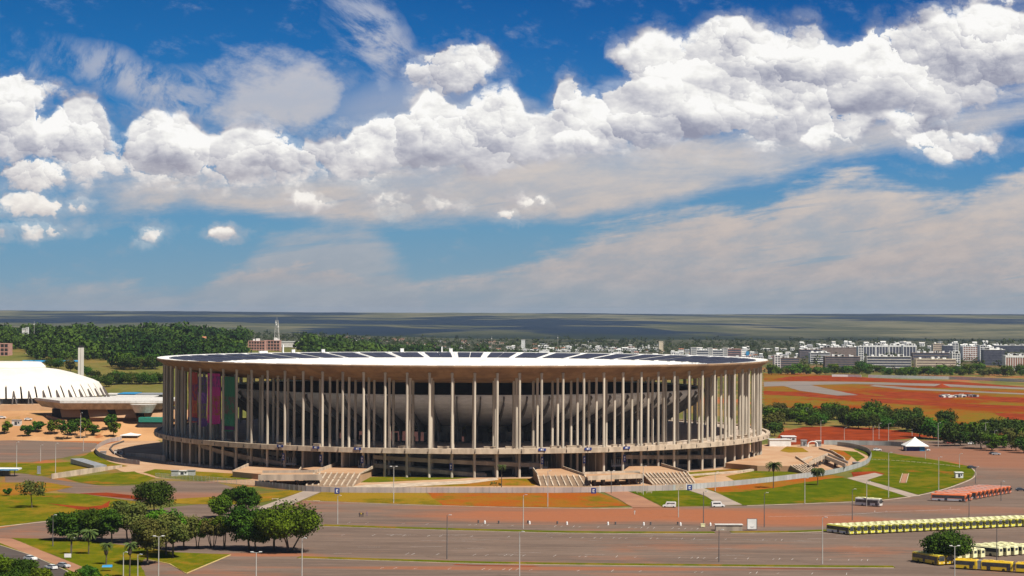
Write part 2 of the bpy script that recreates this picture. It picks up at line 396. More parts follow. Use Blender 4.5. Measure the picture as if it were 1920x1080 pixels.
M['tile'] = simple('clay_tile', (.42, .17, .09), (.30, .12, .07), .4, .9, rnd=.25)
M['bark'] = simple('bark', (.13, .10, .075), (.07, .055, .04), 1.2, .95)
M['gold'] = simple('yellow_kerb', (.55, .42, .16), (.45, .33, .13), .3, .9)
M['kerb'] = simple('kerb_stone', (.48, .40, .30), (.36, .30, .22), .3, .9)
M['road_line'] = simple('line_paint', (.62, .60, .56), (.35, .33, .31), .35, .8)
M['skin'] = simple('skin', (.25, .14, .09), None, 1, .6)

def grass_mat(name, g1, g2, dry, soil, dryness=.5, soilness=.75, sc=1.0):
    g1, g2, dry, soil = (tuple(x * k for x, k in zip(c, (.84, .76, .35))) for c in (g1, g2, dry, soil))
    m, nt, b = newmat(name); X, Y, Z = pos_xyz()
    n1 = noise(vec(X / 38 * sc, Y / 60 * sc, 0), 1, 5, .62); n2 = noise(vec(X / 7, Y / 12, 2), 1, 5, .65); n3 = noise(vec(X / 1.1, Y / 2.2, 5), 1, 3, .7)
    c = mixc(smooth(n2, .38, .62), g1, g2)
    c = mixc(smooth(n1 + (n2 - .5) * .5, dryness - .08, dryness + .10), c, dry)
    n4 = noise(vec(X / 55 * sc, Y / 75 * sc, 17), 1, 5, .62)
    c = mixc(smooth(n4 + (n2 - .5) * .4, soilness - .06, soilness + .06), c, soil)
    hs = nt.nodes.new('ShaderNodeHueSaturation'); nt.links.new(c, hs.inputs['Color']); nt.links.new((n3 * .5 + .75).v, hs.inputs['Value'])
    setc(b, hs.outputs[0]); b.inputs['Roughness'].default_value = 1.0; b.inputs['Specular IOR Level'].default_value = 0
    bump(b, n3, .5, .3)
    return m
M['lawn'] = grass_mat('lawn_grass', (.085, .112, .010), (.125, .138, .013), (.20, .145, .028), (.24, .105, .035), .54, .63)
M['lawn_dry'] = grass_mat('dry_lawn_grass', (.135, .118, .016), (.18, .135, .022), (.24, .165, .035), (.27, .13, .04), .46, .58)
M['lawn_lush'] = grass_mat('lush_lawn_grass', (.060, .098, .006), (.095, .122, .009), (.145, .130, .018), (.22, .095, .03), .56, .68)
M['lawn_red'] = grass_mat('worn_lawn', (.125, .115, .018), (.18, .125, .026), (.25, .115, .032), (.29, .085, .028), .42, .505, 1.6)

def land_mat():
    m, nt, b = newmat('land_cover'); X, Y, Z = pos_xyz()
    n1 = noise(vec(X / 160, Y / 300, 0), 1, 6, .62); n2 = noise(vec(X / 22, Y / 50, 3), 1, 5, .65); n3 = noise(vec(X / 60, Y / 120, 9), 1, 5, .6)
    c = mixc(smooth(n2, .38, .62), (.075, .085, .014), (.12, .11, .024))
    park = smooth(Y, 1275.0, 1320.0) * smooth(X, -60.0, -110.0)
    c = mixc(smooth(n3, .48, .60) * (1.0 - park * .7), c, (.20, .125, .036))
    c = mixc(smooth(n1, .54, .60) * (1.0 - park * .85), c, (.27, .09, .03))
    # bare orange ground round the arena, grass banks between
    e = smooth(X, -170.0, -200.0) * smooth(Y, 1112.0, 1122.0) * smooth(Y, 1262.0, 1215.0)
    c = mixc(e * smooth(n2, .30, .42), c, mixc(smooth(n3, .42, .6), (.42, .235, .11), (.33, .17, .075)))
    e2 = smooth(X, -292.0, -300.0) * smooth(Y, 1150.0, 1170.0) * smooth(Y, 1225.0, 1200.0) * smooth(X, -380.0, -330.0)
    far = smooth(Y, 2300.0, 3400.0)
    city = noise(vec(X / 24, Y / 60, 1), 1, 3, .6)
    cc = mixc(smooth(city, .45, .6), (.022, .032, .010), (.075, .065, .045))
    c = mixc(far, c, cc)
    setc(b, c); b.inputs['Roughness'].default_value = .95; b.inputs['Specular IOR Level'].default_value = .1
    return m
M['land'] = land_mat()
def hill_mat():
    m, nt, b = newmat('hill_cover'); X, Y, Z = pos_xyz()
    # cloud shadows, put into the colour as long dark blue strips between pale pastures
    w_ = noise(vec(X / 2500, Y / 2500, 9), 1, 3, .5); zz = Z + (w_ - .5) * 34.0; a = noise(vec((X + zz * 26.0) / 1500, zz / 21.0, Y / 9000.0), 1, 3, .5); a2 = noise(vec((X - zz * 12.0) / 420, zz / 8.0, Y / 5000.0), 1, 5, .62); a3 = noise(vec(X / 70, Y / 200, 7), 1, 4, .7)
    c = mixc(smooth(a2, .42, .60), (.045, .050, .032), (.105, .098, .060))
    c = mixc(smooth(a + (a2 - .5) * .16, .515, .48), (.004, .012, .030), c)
    c = mixc(smooth(a3, .54, .68) * .35, c, (.02, .03, .022))
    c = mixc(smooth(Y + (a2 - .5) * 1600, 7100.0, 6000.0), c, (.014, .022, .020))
    setc(b, c); b.inputs['Roughness'].default_value = 1.0; b.inputs['Specular IOR Level'].default_value = 0
    return m
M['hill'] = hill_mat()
def asphalt_mat(name, c1, c2, red, redness=1.0, spots=()):
    c1, c2, red = (tuple(x * k for x, k in zip(c, (.80, .74, .72))) for c in (c1, c2, red))
    m, nt, b = newmat(name); X, Y, Z = pos_xyz()
    n0 = noise(vec(X / 90, Y / 14, 1), 1, 6, .62); n1 = noise(vec(X / 22, Y / 3.2, 3), 1, 5, .65); n2 = noise(vec(X / 2.0, Y / 2.0, 3), 1, 4, .7)
    n3 = noise(vec(X / 60, Y / 40, 6), 1, 5, .6)
    c = mixc(smooth(n0, .36, .64), c1, c2)
    c = mixc(smooth(n1, .50, .68) * .6, c, tuple(x * 1.6 for x in c1))
    c = mixc(smooth(n1, .46, .30) * .6, c, tuple(x * .55 for x in c2))
    r = smooth(n3 + (n1 - .5) * .4, .52, .72) * .45 * redness
    for (sx, sy, rx, ry, k) in spots:
        e = 1.0 - ((X - sx) / rx).pow(2) - ((Y - sy) / ry).pow(2)
        r = r.max(smooth(e + (n3 - .5) * 1.6 + (n1 - .5) * .8, -.1, .9) * k)
    c = mixc(r, c, red)
    # sealed cracks between the poured strips
    cr = noise(vec(X / 30, Y / 30, 12), 1, 3, .5)
    ln = E.m('ABSOLUTE', E.m('FRACT', (Y + (cr - .5) * 2.5) / 11.0) - .5)
    c = mixc(smooth(ln, .035, .0) * .30 * smooth(n0, .4, .6), c, tuple(x * 1.7 for x in c1))
    hs = nt.nodes.new('ShaderNodeHueSaturation'); nt.links.new(c, hs.inputs['Color']); nt.links.new((n2 * .35 + .82).v, hs.inputs['Value'])
    setc(b, hs.outputs[0]); b.inputs['Roughness'].default_value = .95; b.inputs['Specular IOR Level'].default_value = .05
    return m

def leaf_mat(name, c1, c2, rnd=.25):
    m, nt, b = newmat(name)
    at_ = nt.nodes.new('ShaderNodeAttribute'); at_.attribute_name = 'tone'
    oi = nt.nodes.new('ShaderNodeObjectInfo'); hs = nt.nodes.new('ShaderNodeHueSaturation')
    c = mixc(E(at_.outputs['Fac']), c1, c2); nt.links.new(c, hs.inputs['Color'])
    r = E(oi.outputs['Random'])
    nt.links.new((r * (2 * rnd) + (1 - rnd)).v, hs.inputs['Value'])
    nt.links.new((r * .05 + .475).v, hs.inputs['Hue'])
    setc(b, hs.outputs[0]); b.inputs['Roughness'].default_value = .8; b.inputs['Specular IOR Level'].default_value = .06
    b.inputs['Subsurface Weight'].default_value = 0
    return m
M['leaf'] = leaf_mat('tree_leaves', (.024, .056, .004), (.095, .155, .008))
M['leaf_dark'] = leaf_mat('dark_tree_leaves', (.014, .038, .004), (.050, .100, .008))
M['leaf_olive'] = leaf_mat('olive_tree_leaves', (.042, .055, .010), (.115, .110, .025))
M['leaf_wood'] = leaf_mat('woodland_leaves', (.011, .024, .004), (.050, .072, .009), .45)
M['palm'] = leaf_mat('palm_fronds', (.035, .060, .015), (.085, .105, .030))

# ------------------------------------------------------------------ ground: one sheet, then thin sheets laid on it
def grid_mesh(name, xs_of_y, ys, nx, hf, mat, **k):
    v = []; f = []
    for y in ys:
        x0, x1 = xs_of_y(y)
        for i in range(nx + 1):
            x = x0 + (x1 - x0) * i / nx; v.append((x, y, hf(x, y)))
    for j in range(len(ys) - 1):
        for i in range(nx):
            a = j * (nx + 1) + i; f.append((a, a + 1, a + nx + 2, a + nx + 1))
    me = bpy.data.meshes.new(name); me.from_pydata(v, [], f); me.materials.append(mat); me.polygons.foreach_set('use_smooth', [True] * len(f)); me.update()
    o = bpy.data.objects.new(name, me); COL.objects.link(o); return tag(o, **k)
ys = [250, 500, 800, 1000] + list(range(1040, 2600, 20)) + list(range(2600, 5200, 60)) + [5200, 5600]
grid_mesh('ground', lambda y: (-max(700, y * .42), max(700, y * .42)), ys, 150, hgt, M['land'], kind='structure')
def hill_h(x, y):
    from mathutils import noise as mn
    s = x / y
    n = mn.fractal(Vector((x / 2600, y / 2600, 1.3)), .9, 2.1, 5)
    n2 = mn.fractal(Vector((x / 900, y / 700, 5.3)), .9, 2.1, 4)
    z = -2 + 34 * sstep((y - 6400) / 3200) + 40.5 * sstep((y - 9000) / 4200)
    z += n * 22 * sstep((y - 6000) / 1800) * (1 - .8 * sstep((y - 11000) / 2200)) + n2 * 7.0 * sstep((y - 6500) / 2000) * (1 - .8 * sstep((y - 11500) / 2200))
    z += 2.2 * mn.fractal(Vector((x / 180, y / 500, 3.7)), .8, 2.2, 4) + 3.0 * mn.fractal(Vector((x / 1300, 2.0, 8.7)), .8, 2.2, 3)
    z += sstep((y - 12600) / 800) * (3.0 * sstep((-.1 - s) / .12) + 2.2 * sstep((s - .12) / .04) - 1.2 * sstep((s + .02) / .1) * (1 - sstep((s - .1) / .03))) 
    return z
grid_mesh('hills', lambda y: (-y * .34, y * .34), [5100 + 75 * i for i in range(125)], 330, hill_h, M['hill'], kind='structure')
# scrub and trees standing along the far skyline, countless at this distance
NS = [0]
def sheet(name, pts, mat, z, jit=.0, sub=3.0, px=True, hf=None, **k):
    """a flat sheet over the ground; pts are photo pixels turned into ground points"""
    P = [at(*p, z=0.0) if px and hf is None else (at(*p) if px else Vector((*p, 0))) for p in pts]
    NS[0] += 1; z += NS[0] * .0008      # no two sheets in one plane
    out = []
    for i, p in enumerate(P):
        q = P[(i + 1) % len(P)]; L = (q - p).length; n = max(1, min(160, int(L / sub)))
        d = (q - p).normalized() if L > 0 else Vector((1, 0, 0)); nrm = Vector((-d.y, d.x, 0)); ph = random.random() * 9
        for j in range(n):
            t = j / n; a = p.lerp(q, t)
            if jit and j: a = a + nrm * (jit * (math.sin(t * L / 9 + ph) * .6 + (random.random() - .5) * .9))
            out.append((a.x, a.y, (hf(a.x, a.y) if hf else 0.0) + z))
    bm = bmesh.new(); vs = [bm.verts.new(p) for p in out]
    f = bm.faces.new(vs); bmesh.ops.triangulate(bm, faces=[f])
    for ff in bm.faces:
        if ff.normal.z < 0: ff.normal_flip()
    me = bpy.data.meshes.new(name); bm.to_mesh(me); bm.free(); me.materials.append(mat)
    o = bpy.data.objects.new(name, me); COL.objects.link(o); k.setdefault('kind', 'structure'); return tag(o, **k)
def ribbon(name, pts, wid, mat, z, h=None, hf=None, **k):
    """a strip of width wid along pixel points; h gives it a height (kerbs)"""
    P = [at(*p, z=0.0) if hf is None else at(*p) for p in pts]; m = MB(); L = []; R = []
    for i, p in enumerate(P):
        a = P[max(0, i - 1)]; b = P[min(len(P) - 1, i + 1)]; d = (b - a); d.z = 0; d.normalize(); n = Vector((-d.y, d.x, 0))
        w = wid[i] if isinstance(wid, (list, tuple)) else wid
        L.append(p + n * w / 2); R.append(p - n * w / 2)
    for i in range(len(P) - 1):
        q = [R[i], R[i + 1], L[i + 1], L[i]]
        zz = [(hf(c.x, c.y) if hf else 0.0) + z for c in q]
        if h: m.hexa([(c.x, c.y, zc - .3) for c, zc in zip(q, zz)] + [(c.x, c.y, zc + h) for c, zc in zip(q, zz)])
        else: m.add([(c.x, c.y, zc) for c, zc in zip(q, zz)], [(0, 1, 2, 3)])
    k.setdefault('kind', 'structure'); return m.build(name, mat, **k)
def smoothpts(pts, n=6):
    out = []
    for i in range(len(pts) - 1):
        p0 = pts[max(0, i - 1)]; p1 = pts[i]; p2 = pts[i + 1]; p3 = pts[min(len(pts) - 1, i + 2)]
        for j in range(n):
            t = j / n
            out.append(tuple(.5 * ((2 * p1[a]) + (-p0[a] + p2[a]) * t + (2 * p0[a] - 5 * p1[a] + 4 * p2[a] - p3[a]) * t * t + (-p0[a] + 3 * p1[a] - 3 * p2[a] + p3[a]) * t ** 3) for a in (0, 1)))
    out.append(pts[-1]); return out

def sp(px, py, rx, ry, k): p = at(px, py, z=0); return (p.x, p.y, rx, ry, k)
M['asphalt'] = asphalt_mat('parking_asphalt', (.142, .110, .090), (.185, .143, .115), (.32, .125, .06), 1.15,
    [sp(1180, 966, 90, 34, .95), sp(1000, 952, 70, 16, .6), sp(1460, 975, 55, 26, .8), sp(1420, 960, 40, 18, .6), sp(560, 940, 55, 14, .4), sp(1880, 860, 60, 120, .55), sp(1700, 955, 60, 20, .35), sp(330, 930, 60, 20, .45), sp(500, 1040, 20, 6, .8), sp(1000, 1066, 90, 5, .7), sp(1560, 830, 50, 50, .4)])
M['asphalt_road'] = asphalt_mat('road_asphalt', (.075, .068, .064), (.10, .088, .082), (.15, .09, .06), .3)
M['path'] = simple('path_paving', (.27, .215, .175), (.35, .275, .22), .08, .9)
M['path_red'] = simple('dusty_path', (.33, .165, .09), (.27, .13, .075), .08, .9)
M['track'] = simple('track_asphalt', (.15, .13, .115), (.22, .18, .155), .05, .9, (.3, 1, 1))

LV = .03
sheet('parking_lot', [(-60, 1300), (-60, 1003), (100, 972), (230, 962), (330, 950), (420, 941), (505, 950), (575, 938), (740, 945), (920, 950), (1100, 953), (1235, 951), (1360, 949), (1530, 944), (1650, 938), (1730, 926), (1790, 905), (1830, 884), (1800, 868), (1650, 846), (1560, 838), (1440, 842), (1420, 838), (1480, 826), (1600, 822), (1700, 826), (2500, 826), (2500, 1300)], M['asphalt'], LV, .25, 6)
sheet('upper_parking_lot', [(-80, 868), (-80, 829), (35, 825), (180, 831), (190, 838), (176, 846), (116, 859), (60, 866)], M['asphalt'], LV, .2, 6)
sheet('crossing_road', [(30, 888), (70, 890), (100, 899), (150, 906), (200, 912), (262, 910), (300, 902), (400, 903), (440, 915), (435, 936), (330, 936), (240, 944), (180, 930), (110, 922), (90, 905), (40, 905), (10, 906), (10, 890)], M['asphalt'], LV + .03, .3, 5)
# lawns
G = LV + .06
sheet('lawn', [(-80, 872), (0, 868), (78, 869), (135, 866), (200, 879), (97, 891), (75, 893), (40, 887), (0, 885), (-80, 884)], M['lawn'], G, .5)
sheet('lawn', [(150, 858), (178, 845), (186, 856), (205, 866), (240, 874), (205, 880), (150, 866)], M['lawn'], G, .4)
sheet('lawn', [(122, 897), (205, 888), (252, 884), (292, 897), (262, 908), (180, 909), (145, 903)], M['lawn'], G, .6)
sheet('lawn', [(-80, 910), (0, 905), (90, 905), (138, 913), (82, 924), (-80, 930)], M['lawn_dry'], G, .6)
sheet('lawn', [(-80, 934), (0, 926), (90, 925), (150, 926), (255, 940), (262, 950), (212, 962), (110, 974), (0, 988), (-80, 998)], M['lawn'], G, .8)
sheet('dirt', [(148, 926), (200, 924), (262, 931), (265, 938), (230, 934), (180, 929)], M['red_soil'], G + .03, .3)
sheet('dirt', [(88, 944), (130, 948), (165, 951), (190, 948), (206, 939), (203, 951), (180, 957), (150, 956), (120, 950)], M['red_soil'], G + .03, .2)
sheet('lawn', [(330, 936), (392, 932), (440, 934), (500, 925), (545, 919), (572, 921), (512, 938), (470, 946), (380, 946), (325, 944)], M['lawn_dry'], G, .5)
sheet('lawn', [(20, 1009), (60, 1010), (150, 1012), (260, 1026), (330, 1036), (432, 1040), (348, 1075), (318, 1057), (272, 1048), (262, 1060), (300, 1120), (300, 1180), (200, 1180), (160, 1066)], M['lawn'], G, .4)
sheet('dirt_path', [(-60, 1006), (0, 1010), (24, 1011), (160, 1066), (200, 1100), (180, 1110), (146, 1076), (0, 1020), (-60, 1012)], M['path_red'], G + .03, .2)
sheet('lawn', [(-60, 1012), (0, 1019), (146, 1076), (185, 1110), (170, 1120), (120, 1074), (0, 1024), (-60, 1016)], M['lawn'], G + .05, .15)
sheet('road', [(-60, 1012), (0, 1023), (60, 1042), (125, 1071), (200, 1115), (200, 1200), (-60, 1200), (-60, 1040), (0, 1046)], M['asphalt_road'], G + .06, 0)
ribbon('kerb', [(-20, 1018), (0, 1023.5), (60, 1042.5), (125, 1071.5), (190, 1110)], .3, M['kerb'], G + .03, .12)
ribbon('road_line', [(-20, 1036), (60, 1063), (110, 1090)], .16, M['road_line'], G + .09)
sheet('road_verge', [(-60, 1050), (0, 1046), (40, 1058), (90, 1085), (110, 1120), (-60, 1200)], M['lawn'], G + .09, .2)
# the forecourt inside the fence: paving ring, lawn slopes
sheet('forecourt_paving', [(170, 845), (182, 838), (230, 826), (290, 822), (310, 760 + 74), (1430, 834), (1500, 828), (1560, 834), (1600, 842), (1628, 856), (1622, 870), (1560, 889), (1440, 904), (1290, 917), (1120, 921), (930, 922), (700, 921), (560, 919), (400, 903), (290, 896), (228, 884), (200, 872), (178, 860)], M['plaza'], LV + .02, .2, 5)
sheet('lawn', [(268, 886), (290, 880), (400, 886), (470, 890), (482, 893), (470, 899), (380, 902), (300, 896)], M['lawn'], G, .3)
sheet('lawn', [(678, 895), (760, 894), (900, 894), (930, 893), (860, 898), (700, 905), (670, 905)], M['lawn'], G, .2)
sheet('lawn', [(690, 912), (880, 906), (935, 898), (1004, 897), (1008, 909), (1000, 911), (760, 913)], M['lawn_dry'], G, .2)
sheet('path', [(600, 919), (690, 909), (870, 902), (930, 896), (935, 900), (880, 907), (700, 917), (640, 921)], M['concrete_pale'], G + .02, .1)
sheet('lawn', [(1290, 886), (1330, 883), (1440, 874), (1445, 878), (1330, 892), (1303, 897)], M['lawn'], G, .2)
sheet('lawn', [(1360, 893), (1400, 886), (1470, 872), (1490, 876), (1510, 890), (1440, 899), (1380, 903)], M['lawn'], G, .3)
sheet('lawn', [(1462, 846), (1476, 837), (1505, 840), (1516, 848), (1480, 849)], M['lawn_dry'], G, .2)
sheet('lawn', [(1555, 842), (1580, 845), (1600, 852), (1590, 864), (1570, 860)], M['lawn_red'], G, .3)
sheet('lawn', [(1580, 845), (1608, 848), (1622, 858), (1608, 866), (1598, 858)], M['lawn_lush'], G + .02, .2)
# in front of the fence
sheet('lawn', [(602, 923), (700, 923), (800, 924), (830, 948), (740, 945), (575, 939)], M['lawn_dry'], G, .5)
sheet('lawn', [(800, 924), (930, 925), (1118, 924), (1140, 930), (1180, 948), (1100, 952), (920, 950), (830, 948)], M['lawn_red'], G, .5)
sheet('path', [(570, 921), (626, 916), (604, 922), (545, 947), (470, 960), (490, 950)], M['path'], G + .03, .1)
sheet('dusty_path', [(1128, 921), (1172, 920), (1205, 932), (1240, 951), (1186, 952), (1160, 936)], M['path_red'], G + .03, .15)
sheet('lawn', [(1172, 920), (1284, 917), (1320, 930), (1350, 948), (1242, 950), (1206, 931)], M['lawn_lush'], G, .4)
sheet('path', [(1282, 917), (1314, 914), (1345, 925), (1392, 947), (1352, 949), (1322, 930)], M['path'], G + .03, .1)
sheet('lawn', [(1314, 915), (1440, 905), (1560, 891), (1592, 899), (1640, 911), (1700, 931), (1640, 938), (1530, 943), (1392, 948), (1345, 925)], M['lawn_lush'], G, .3)
sheet('dirt', [(1320, 914), (1440, 905), (1560, 891), (1586, 895), (1545, 899), (1470, 912), (1400, 922), (1345, 924)], M['lawn_red'], G + .02, .5)
sheet('path', [(1588, 897), (1640, 887), (1656, 891), (1625, 901), (1715, 927), (1728, 931), (1702, 932), (1640, 912)], M['path'], G + .03, .1)
sheet('lawn', [(1600, 841), (1640, 846), (1760, 864), (1815, 874), (1828, 884), (1824, 896), (1780, 914), (1722, 928), (1628, 901), (1652, 890), (1610, 884), (1590, 887), (1628, 873), (1634, 858)], M['lawn_lush'], G, .3)
sheet('dirt', [(1596, 886), (1640, 884), (1660, 889), (1640, 893), (1600, 896)], M['red_soil'], G + .02, .2)
ribbon('kerb', smoothpts([(1400, 948.5), (1530, 944), (1650, 938.5), (1728, 928), (1782, 914), (1822, 898), (1829, 886), (1816, 874)]), .5, M['kerb'], LV, .15)
ribbon('kerb', smoothpts([(575, 939.5), (740, 945.8), (920, 950.8), (1100, 953.4), (1186, 953)]), .5, M['kerb'], LV, .15)
ribbon('kerb', [(-10, 989), (110, 975.5), (212, 963.5), (262, 951.5)], .4, M['kerb'], LV, .15)
ribbon('kerb', [(432, 1041), (349, 1076), (318, 1058), (272, 1049)], .4, M['gold'], LV, .15)
ribbon('kerb', smoothpts([(0, 867), (40, 826), (180, 831.5)], 1)[1:], .5, M['kerb'], LV, .15)
# planted medians of the parking lot
for pts, w in (([(605, 985), (760, 990), (930, 994.5), (1100, 998), (1340, 998.5)], 2.6), ([(1370, 998), (1480, 997), (1560, 994)], 2.2), ([(560, 1045), (760, 1051), (900, 1055), (1100, 1058), (1300, 1060), (1500, 1062), (1676, 1063)], 2.4)):
    q = smoothpts(pts); ribbon('median_lawn', q, w * 1.7, M['lawn'], LV, .10)
    ribbon('kerb', [(a, b + 2.3) for a, b in q], .28, M['kerb'], LV, .14)
ribbon('dirt', smoothpts([(850, 1058.5), (900, 1060.5), (1010, 1062)]), [.2] + [1.6] * 11 + [.2], M['red_soil'], LV + .02)
ribbon('dirt', smoothpts([(1400, 1065.5), (1500, 1067), (1600, 1068)]), [.2] + [1.1] * 11 + [.2], M['red_soil'], LV + .02)
# faded bay lines and tyre-worn marks of the parking lot
for i in range(46):
    x = random.uniform(620, 1650); y = random.choice([1003, 1012, 1026, 1038]) + random.uniform(-2, 4)
    ribbon('road_line', [(x, y), (x + random.uniform(25, 60), y + random.uniform(-.3, .5))], .14, M['road_line'], LV + .02)
ribbon('road_line', [(1440, 969), (1560, 967), (1660, 960), (1800, 955)], .3, M['road_line'], LV + .02)
def bay_marks(rows):
    m = MB()
    for (xa, ya, xb, yb, n) in rows:
        a, b = at(xa, ya, z=0), at(xb, yb, z=0)
        for i in range(n):
            if random.random() < .72: continue
            p = a.lerp(b, i / n); w = .07; L = random.uniform(2.0, 4.6); z = LV + .02
            m.add([(p.x - w, p.y, z), (p.x + w, p.y, z), (p.x + w + .9, p.y + L, z), (p.x - w + .9, p.y + L, z)], [(0, 1, 2, 3)])
    m.build('bay_marks', M['road_line'], kind='structure')
bay_marks([(640, 981, 1330, 993, 60), (640, 1004, 1500, 1014, 74), (760, 1040, 1650, 1052, 76), (700, 1066, 1600, 1078, 70), (1640, 960, 1860, 950, 22)])
# red earthworks and the racing circuit on the right
flat0 = lambda x, y: 0.0
sheet('red_earth', [(1436, 836), (1452, 824), (1470, 808), (1510, 801), (1560, 800), (1640, 803), (1700, 810), (1745, 818), (1700, 823), (1640, 828), (1560, 832)], M['red_soil'], G, .8)
M['olive_land'] = grass_mat('circuit_infield', (.150, .118, .026), (.19, .120, .028), (.22, .088, .024), (.21, .046, .015), .49, .545, .5)
sheet('infield', [(1432, 700), (1560, 704), (1700, 712), (1990, 730), (2400, 730), (2400, 812), (1990, 812), (1840, 806), (1700, 786), (1560, 770), (1432, 760)], M['olive_land'], LV, 2)
sheet('red_bank', [(1452, 711), (1480, 706), (1560, 704.5), (1620, 708), (1700, 712), (1800, 716), (1990, 731), (2400, 731), (2400, 737), (1990, 737), (1860, 724.5), (1700, 718), (1600, 714.5), (1500, 714)], M['red_soil'], LV + .04, .5)
sheet('race_track', [(1432, 716), (1500, 715), (1600, 716), (1760, 720), (1990, 730), (2400, 730), (2400, 733), (1990, 733), (1740, 724), (1600, 720), (1520, 722), (1565, 732), (1610, 741), (1570, 742), (1500, 733), (1470, 724), (1432, 725)], M['track'], LV + .08, .5)
sheet('race_track', [(1640, 722), (1720, 728), (1800, 732), (1990, 741), (2400, 741), (2400, 743), (1990, 743), (1800, 735), (1700, 731), (1630, 724)], M['track'], LV + .08, .3)
sheet('red_bank', [(1432, 733), (1500, 736), (1560, 741), (1640, 747), (1720, 752), (1800, 757), (1990, 764), (2400, 764), (2400, 771), (1990, 771), (1800, 763), (1700, 759), (1600, 751), (1500, 743), (1432, 740)], M['red_soil'], LV + .06, .6)
sheet('dirt', [(1480, 728), (1560, 731), (1640, 742), (1700, 745), (1690, 748), (1600, 744), (1540, 738)], M['red_soil'], LV + .05, 1)
sheet('dirt', [(1620, 734), (1720, 736), (1800, 745), (1760, 752), (1680, 746)], M['red_soil'], LV + .05, 1)
sheet('dirt', [(1790, 742), (1990, 748), (2400, 748), (2400, 757), (1990, 757), (1880, 754)], M['red_soil'], LV + .05, 1)
sheet('dirt', [(1860, 774), (1990, 778), (2400, 778), (2400, 800), (1990, 800), (1900, 790)], M['red_soil'], LV + .05, 1)
# orange forecourt of the arena on the left
hz = lambda x, y: hgt(x, y)

# ------------------------------------------------------------------ stadium
def pol(r, th, z): return Vector((r * math.sin(th), -r * math.cos(th), z))
def soffit(r):
    P = [(121, 40.4), (137, 41.8), (144, 43.2), (151, 45.6), (154.6, 48.1)]
    if r <= P[0][0]: return P[0][1]
    for (a, za), (b, zb) in zip(P, P[1:]):
        if r <= b: return za + (zb - za) * (r - a) / (b - a)
    return P[-1][1]
def rooftop(r): return 49.0 - 3.0 * (154.5 - r) / 33.5
ZE = 12.9
stad = empty('stadium', (CX, CY, 0), math.atan2(24.6, 1030.0), label='huge round concrete stadium with a ring of tall slender columns under a flat white roof', cat='stadium')
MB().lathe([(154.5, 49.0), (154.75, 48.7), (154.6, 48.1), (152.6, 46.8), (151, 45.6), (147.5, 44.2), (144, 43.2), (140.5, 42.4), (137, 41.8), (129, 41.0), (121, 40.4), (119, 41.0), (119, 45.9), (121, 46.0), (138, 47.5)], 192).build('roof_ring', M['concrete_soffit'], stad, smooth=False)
# white membrane: radial ridges between hanging valleys, falling gently to the inner edge
NR = 48; PH = rad(2.1)
def memb(a, r, z):
    t = (121 - r) / 66.0
    w = abs(math.sin((a - PI - PH) * NR / 2))
    return r, z + (w ** .8) * .9 * math.sin(PI * min(1, max(0, t)) ** .7) - .0 * t
MB().lathe([(120.9, 46.15), (114, 45.9), (104, 45.5), (92, 45.0), (80, 44.5), (68, 44.0), (55, 43.6), (55, 43.3), (80, 44.1), (104, 45.1), (120.9, 45.8)], 576, f=memb).build('roof_membrane', M['membrane'], stad)
ringtop = MB().lathe([(154.45, 49.06), (119.2, 45.98 + .06), (119.2, 45.9), (154.45, 48.95)], 192).build('roof_deck', M['membrane'], stad)
for k in range(NR):        # solar panels: two tables per roof bay
    for h in (0, 1):
        m = MB(); a0 = PI + PH + (k + .12 + h * .40) * 2 * PI / NR; a1 = a0 + .375 * 2 * PI / NR
        N = 5
        for (r0, r1) in ((124.0, 136.6), (136.9, 148.6)):
            pts = []
            for z0 in (.35, .50):
                for (r, a) in ((r0, a0), (r0, a1), (r1, a1), (r1, a0)):
                    p = pol(r, a, rooftop(r) + z0); pts.append(tuple(p))
            m.hexa(pts)
        for (r, a) in ((124.5, a0), (124.5, a1), (137, a0), (137, a1), (148.2, a0), (148.2, a1)):
            p = pol(r, a, 0); m.box(p.x - .1, p.x + .1, p.y - .1, p.y + .1, rooftop(r) - .1, rooftop(r) + .36, 1)
        m.build('solar_panel', [M['pv'], M['pv_frame']], stad)
m = MB()                   # walkway kerbs and drain boxes of the roof, at the seam of each bay
for k in range(NR):
    a = PI + PH + k * 2 * PI / NR
    p = pol(121.8, a + .001, 0); 
    m.box(-1.5, 1.5, -.5, .5, rooftop(122) - .1, rooftop(122) + .42, 0, rz=a, c=(p.x, p.y, 0))
    q0, q1 = pol(122, a, rooftop(122) + .2), pol(153, a, rooftop(153) + .2); m.tube(q0, q1, .18, n=4)
m.build('roof_kerb', M['white'], stad)
for px, h in ((463, 1.0), (509, 4.5), (532, 1.6), (596, 1.6), (753, 2.0), (829, 3.0), (846, 2.0), (1024, 1.0)):
    a = PI - (px - 870) / FPX * 1184 / 154.0
    p = pol(152.5, a, 0); w = .35 if h > 2.5 else 3.0 if h < 1.5 else 1.0
    MB().box(-w, w, -.4, .4, 48.8, 49.0 + h, 0, rz=a, c=(p.x, p.y, 0)).box(-w - .1, w + .1, -.5, .5, 49.0 + h, 49.15 + h, 0, rz=a, c=(p.x, p.y, 0)).build('roof_box', M['white'], stad)
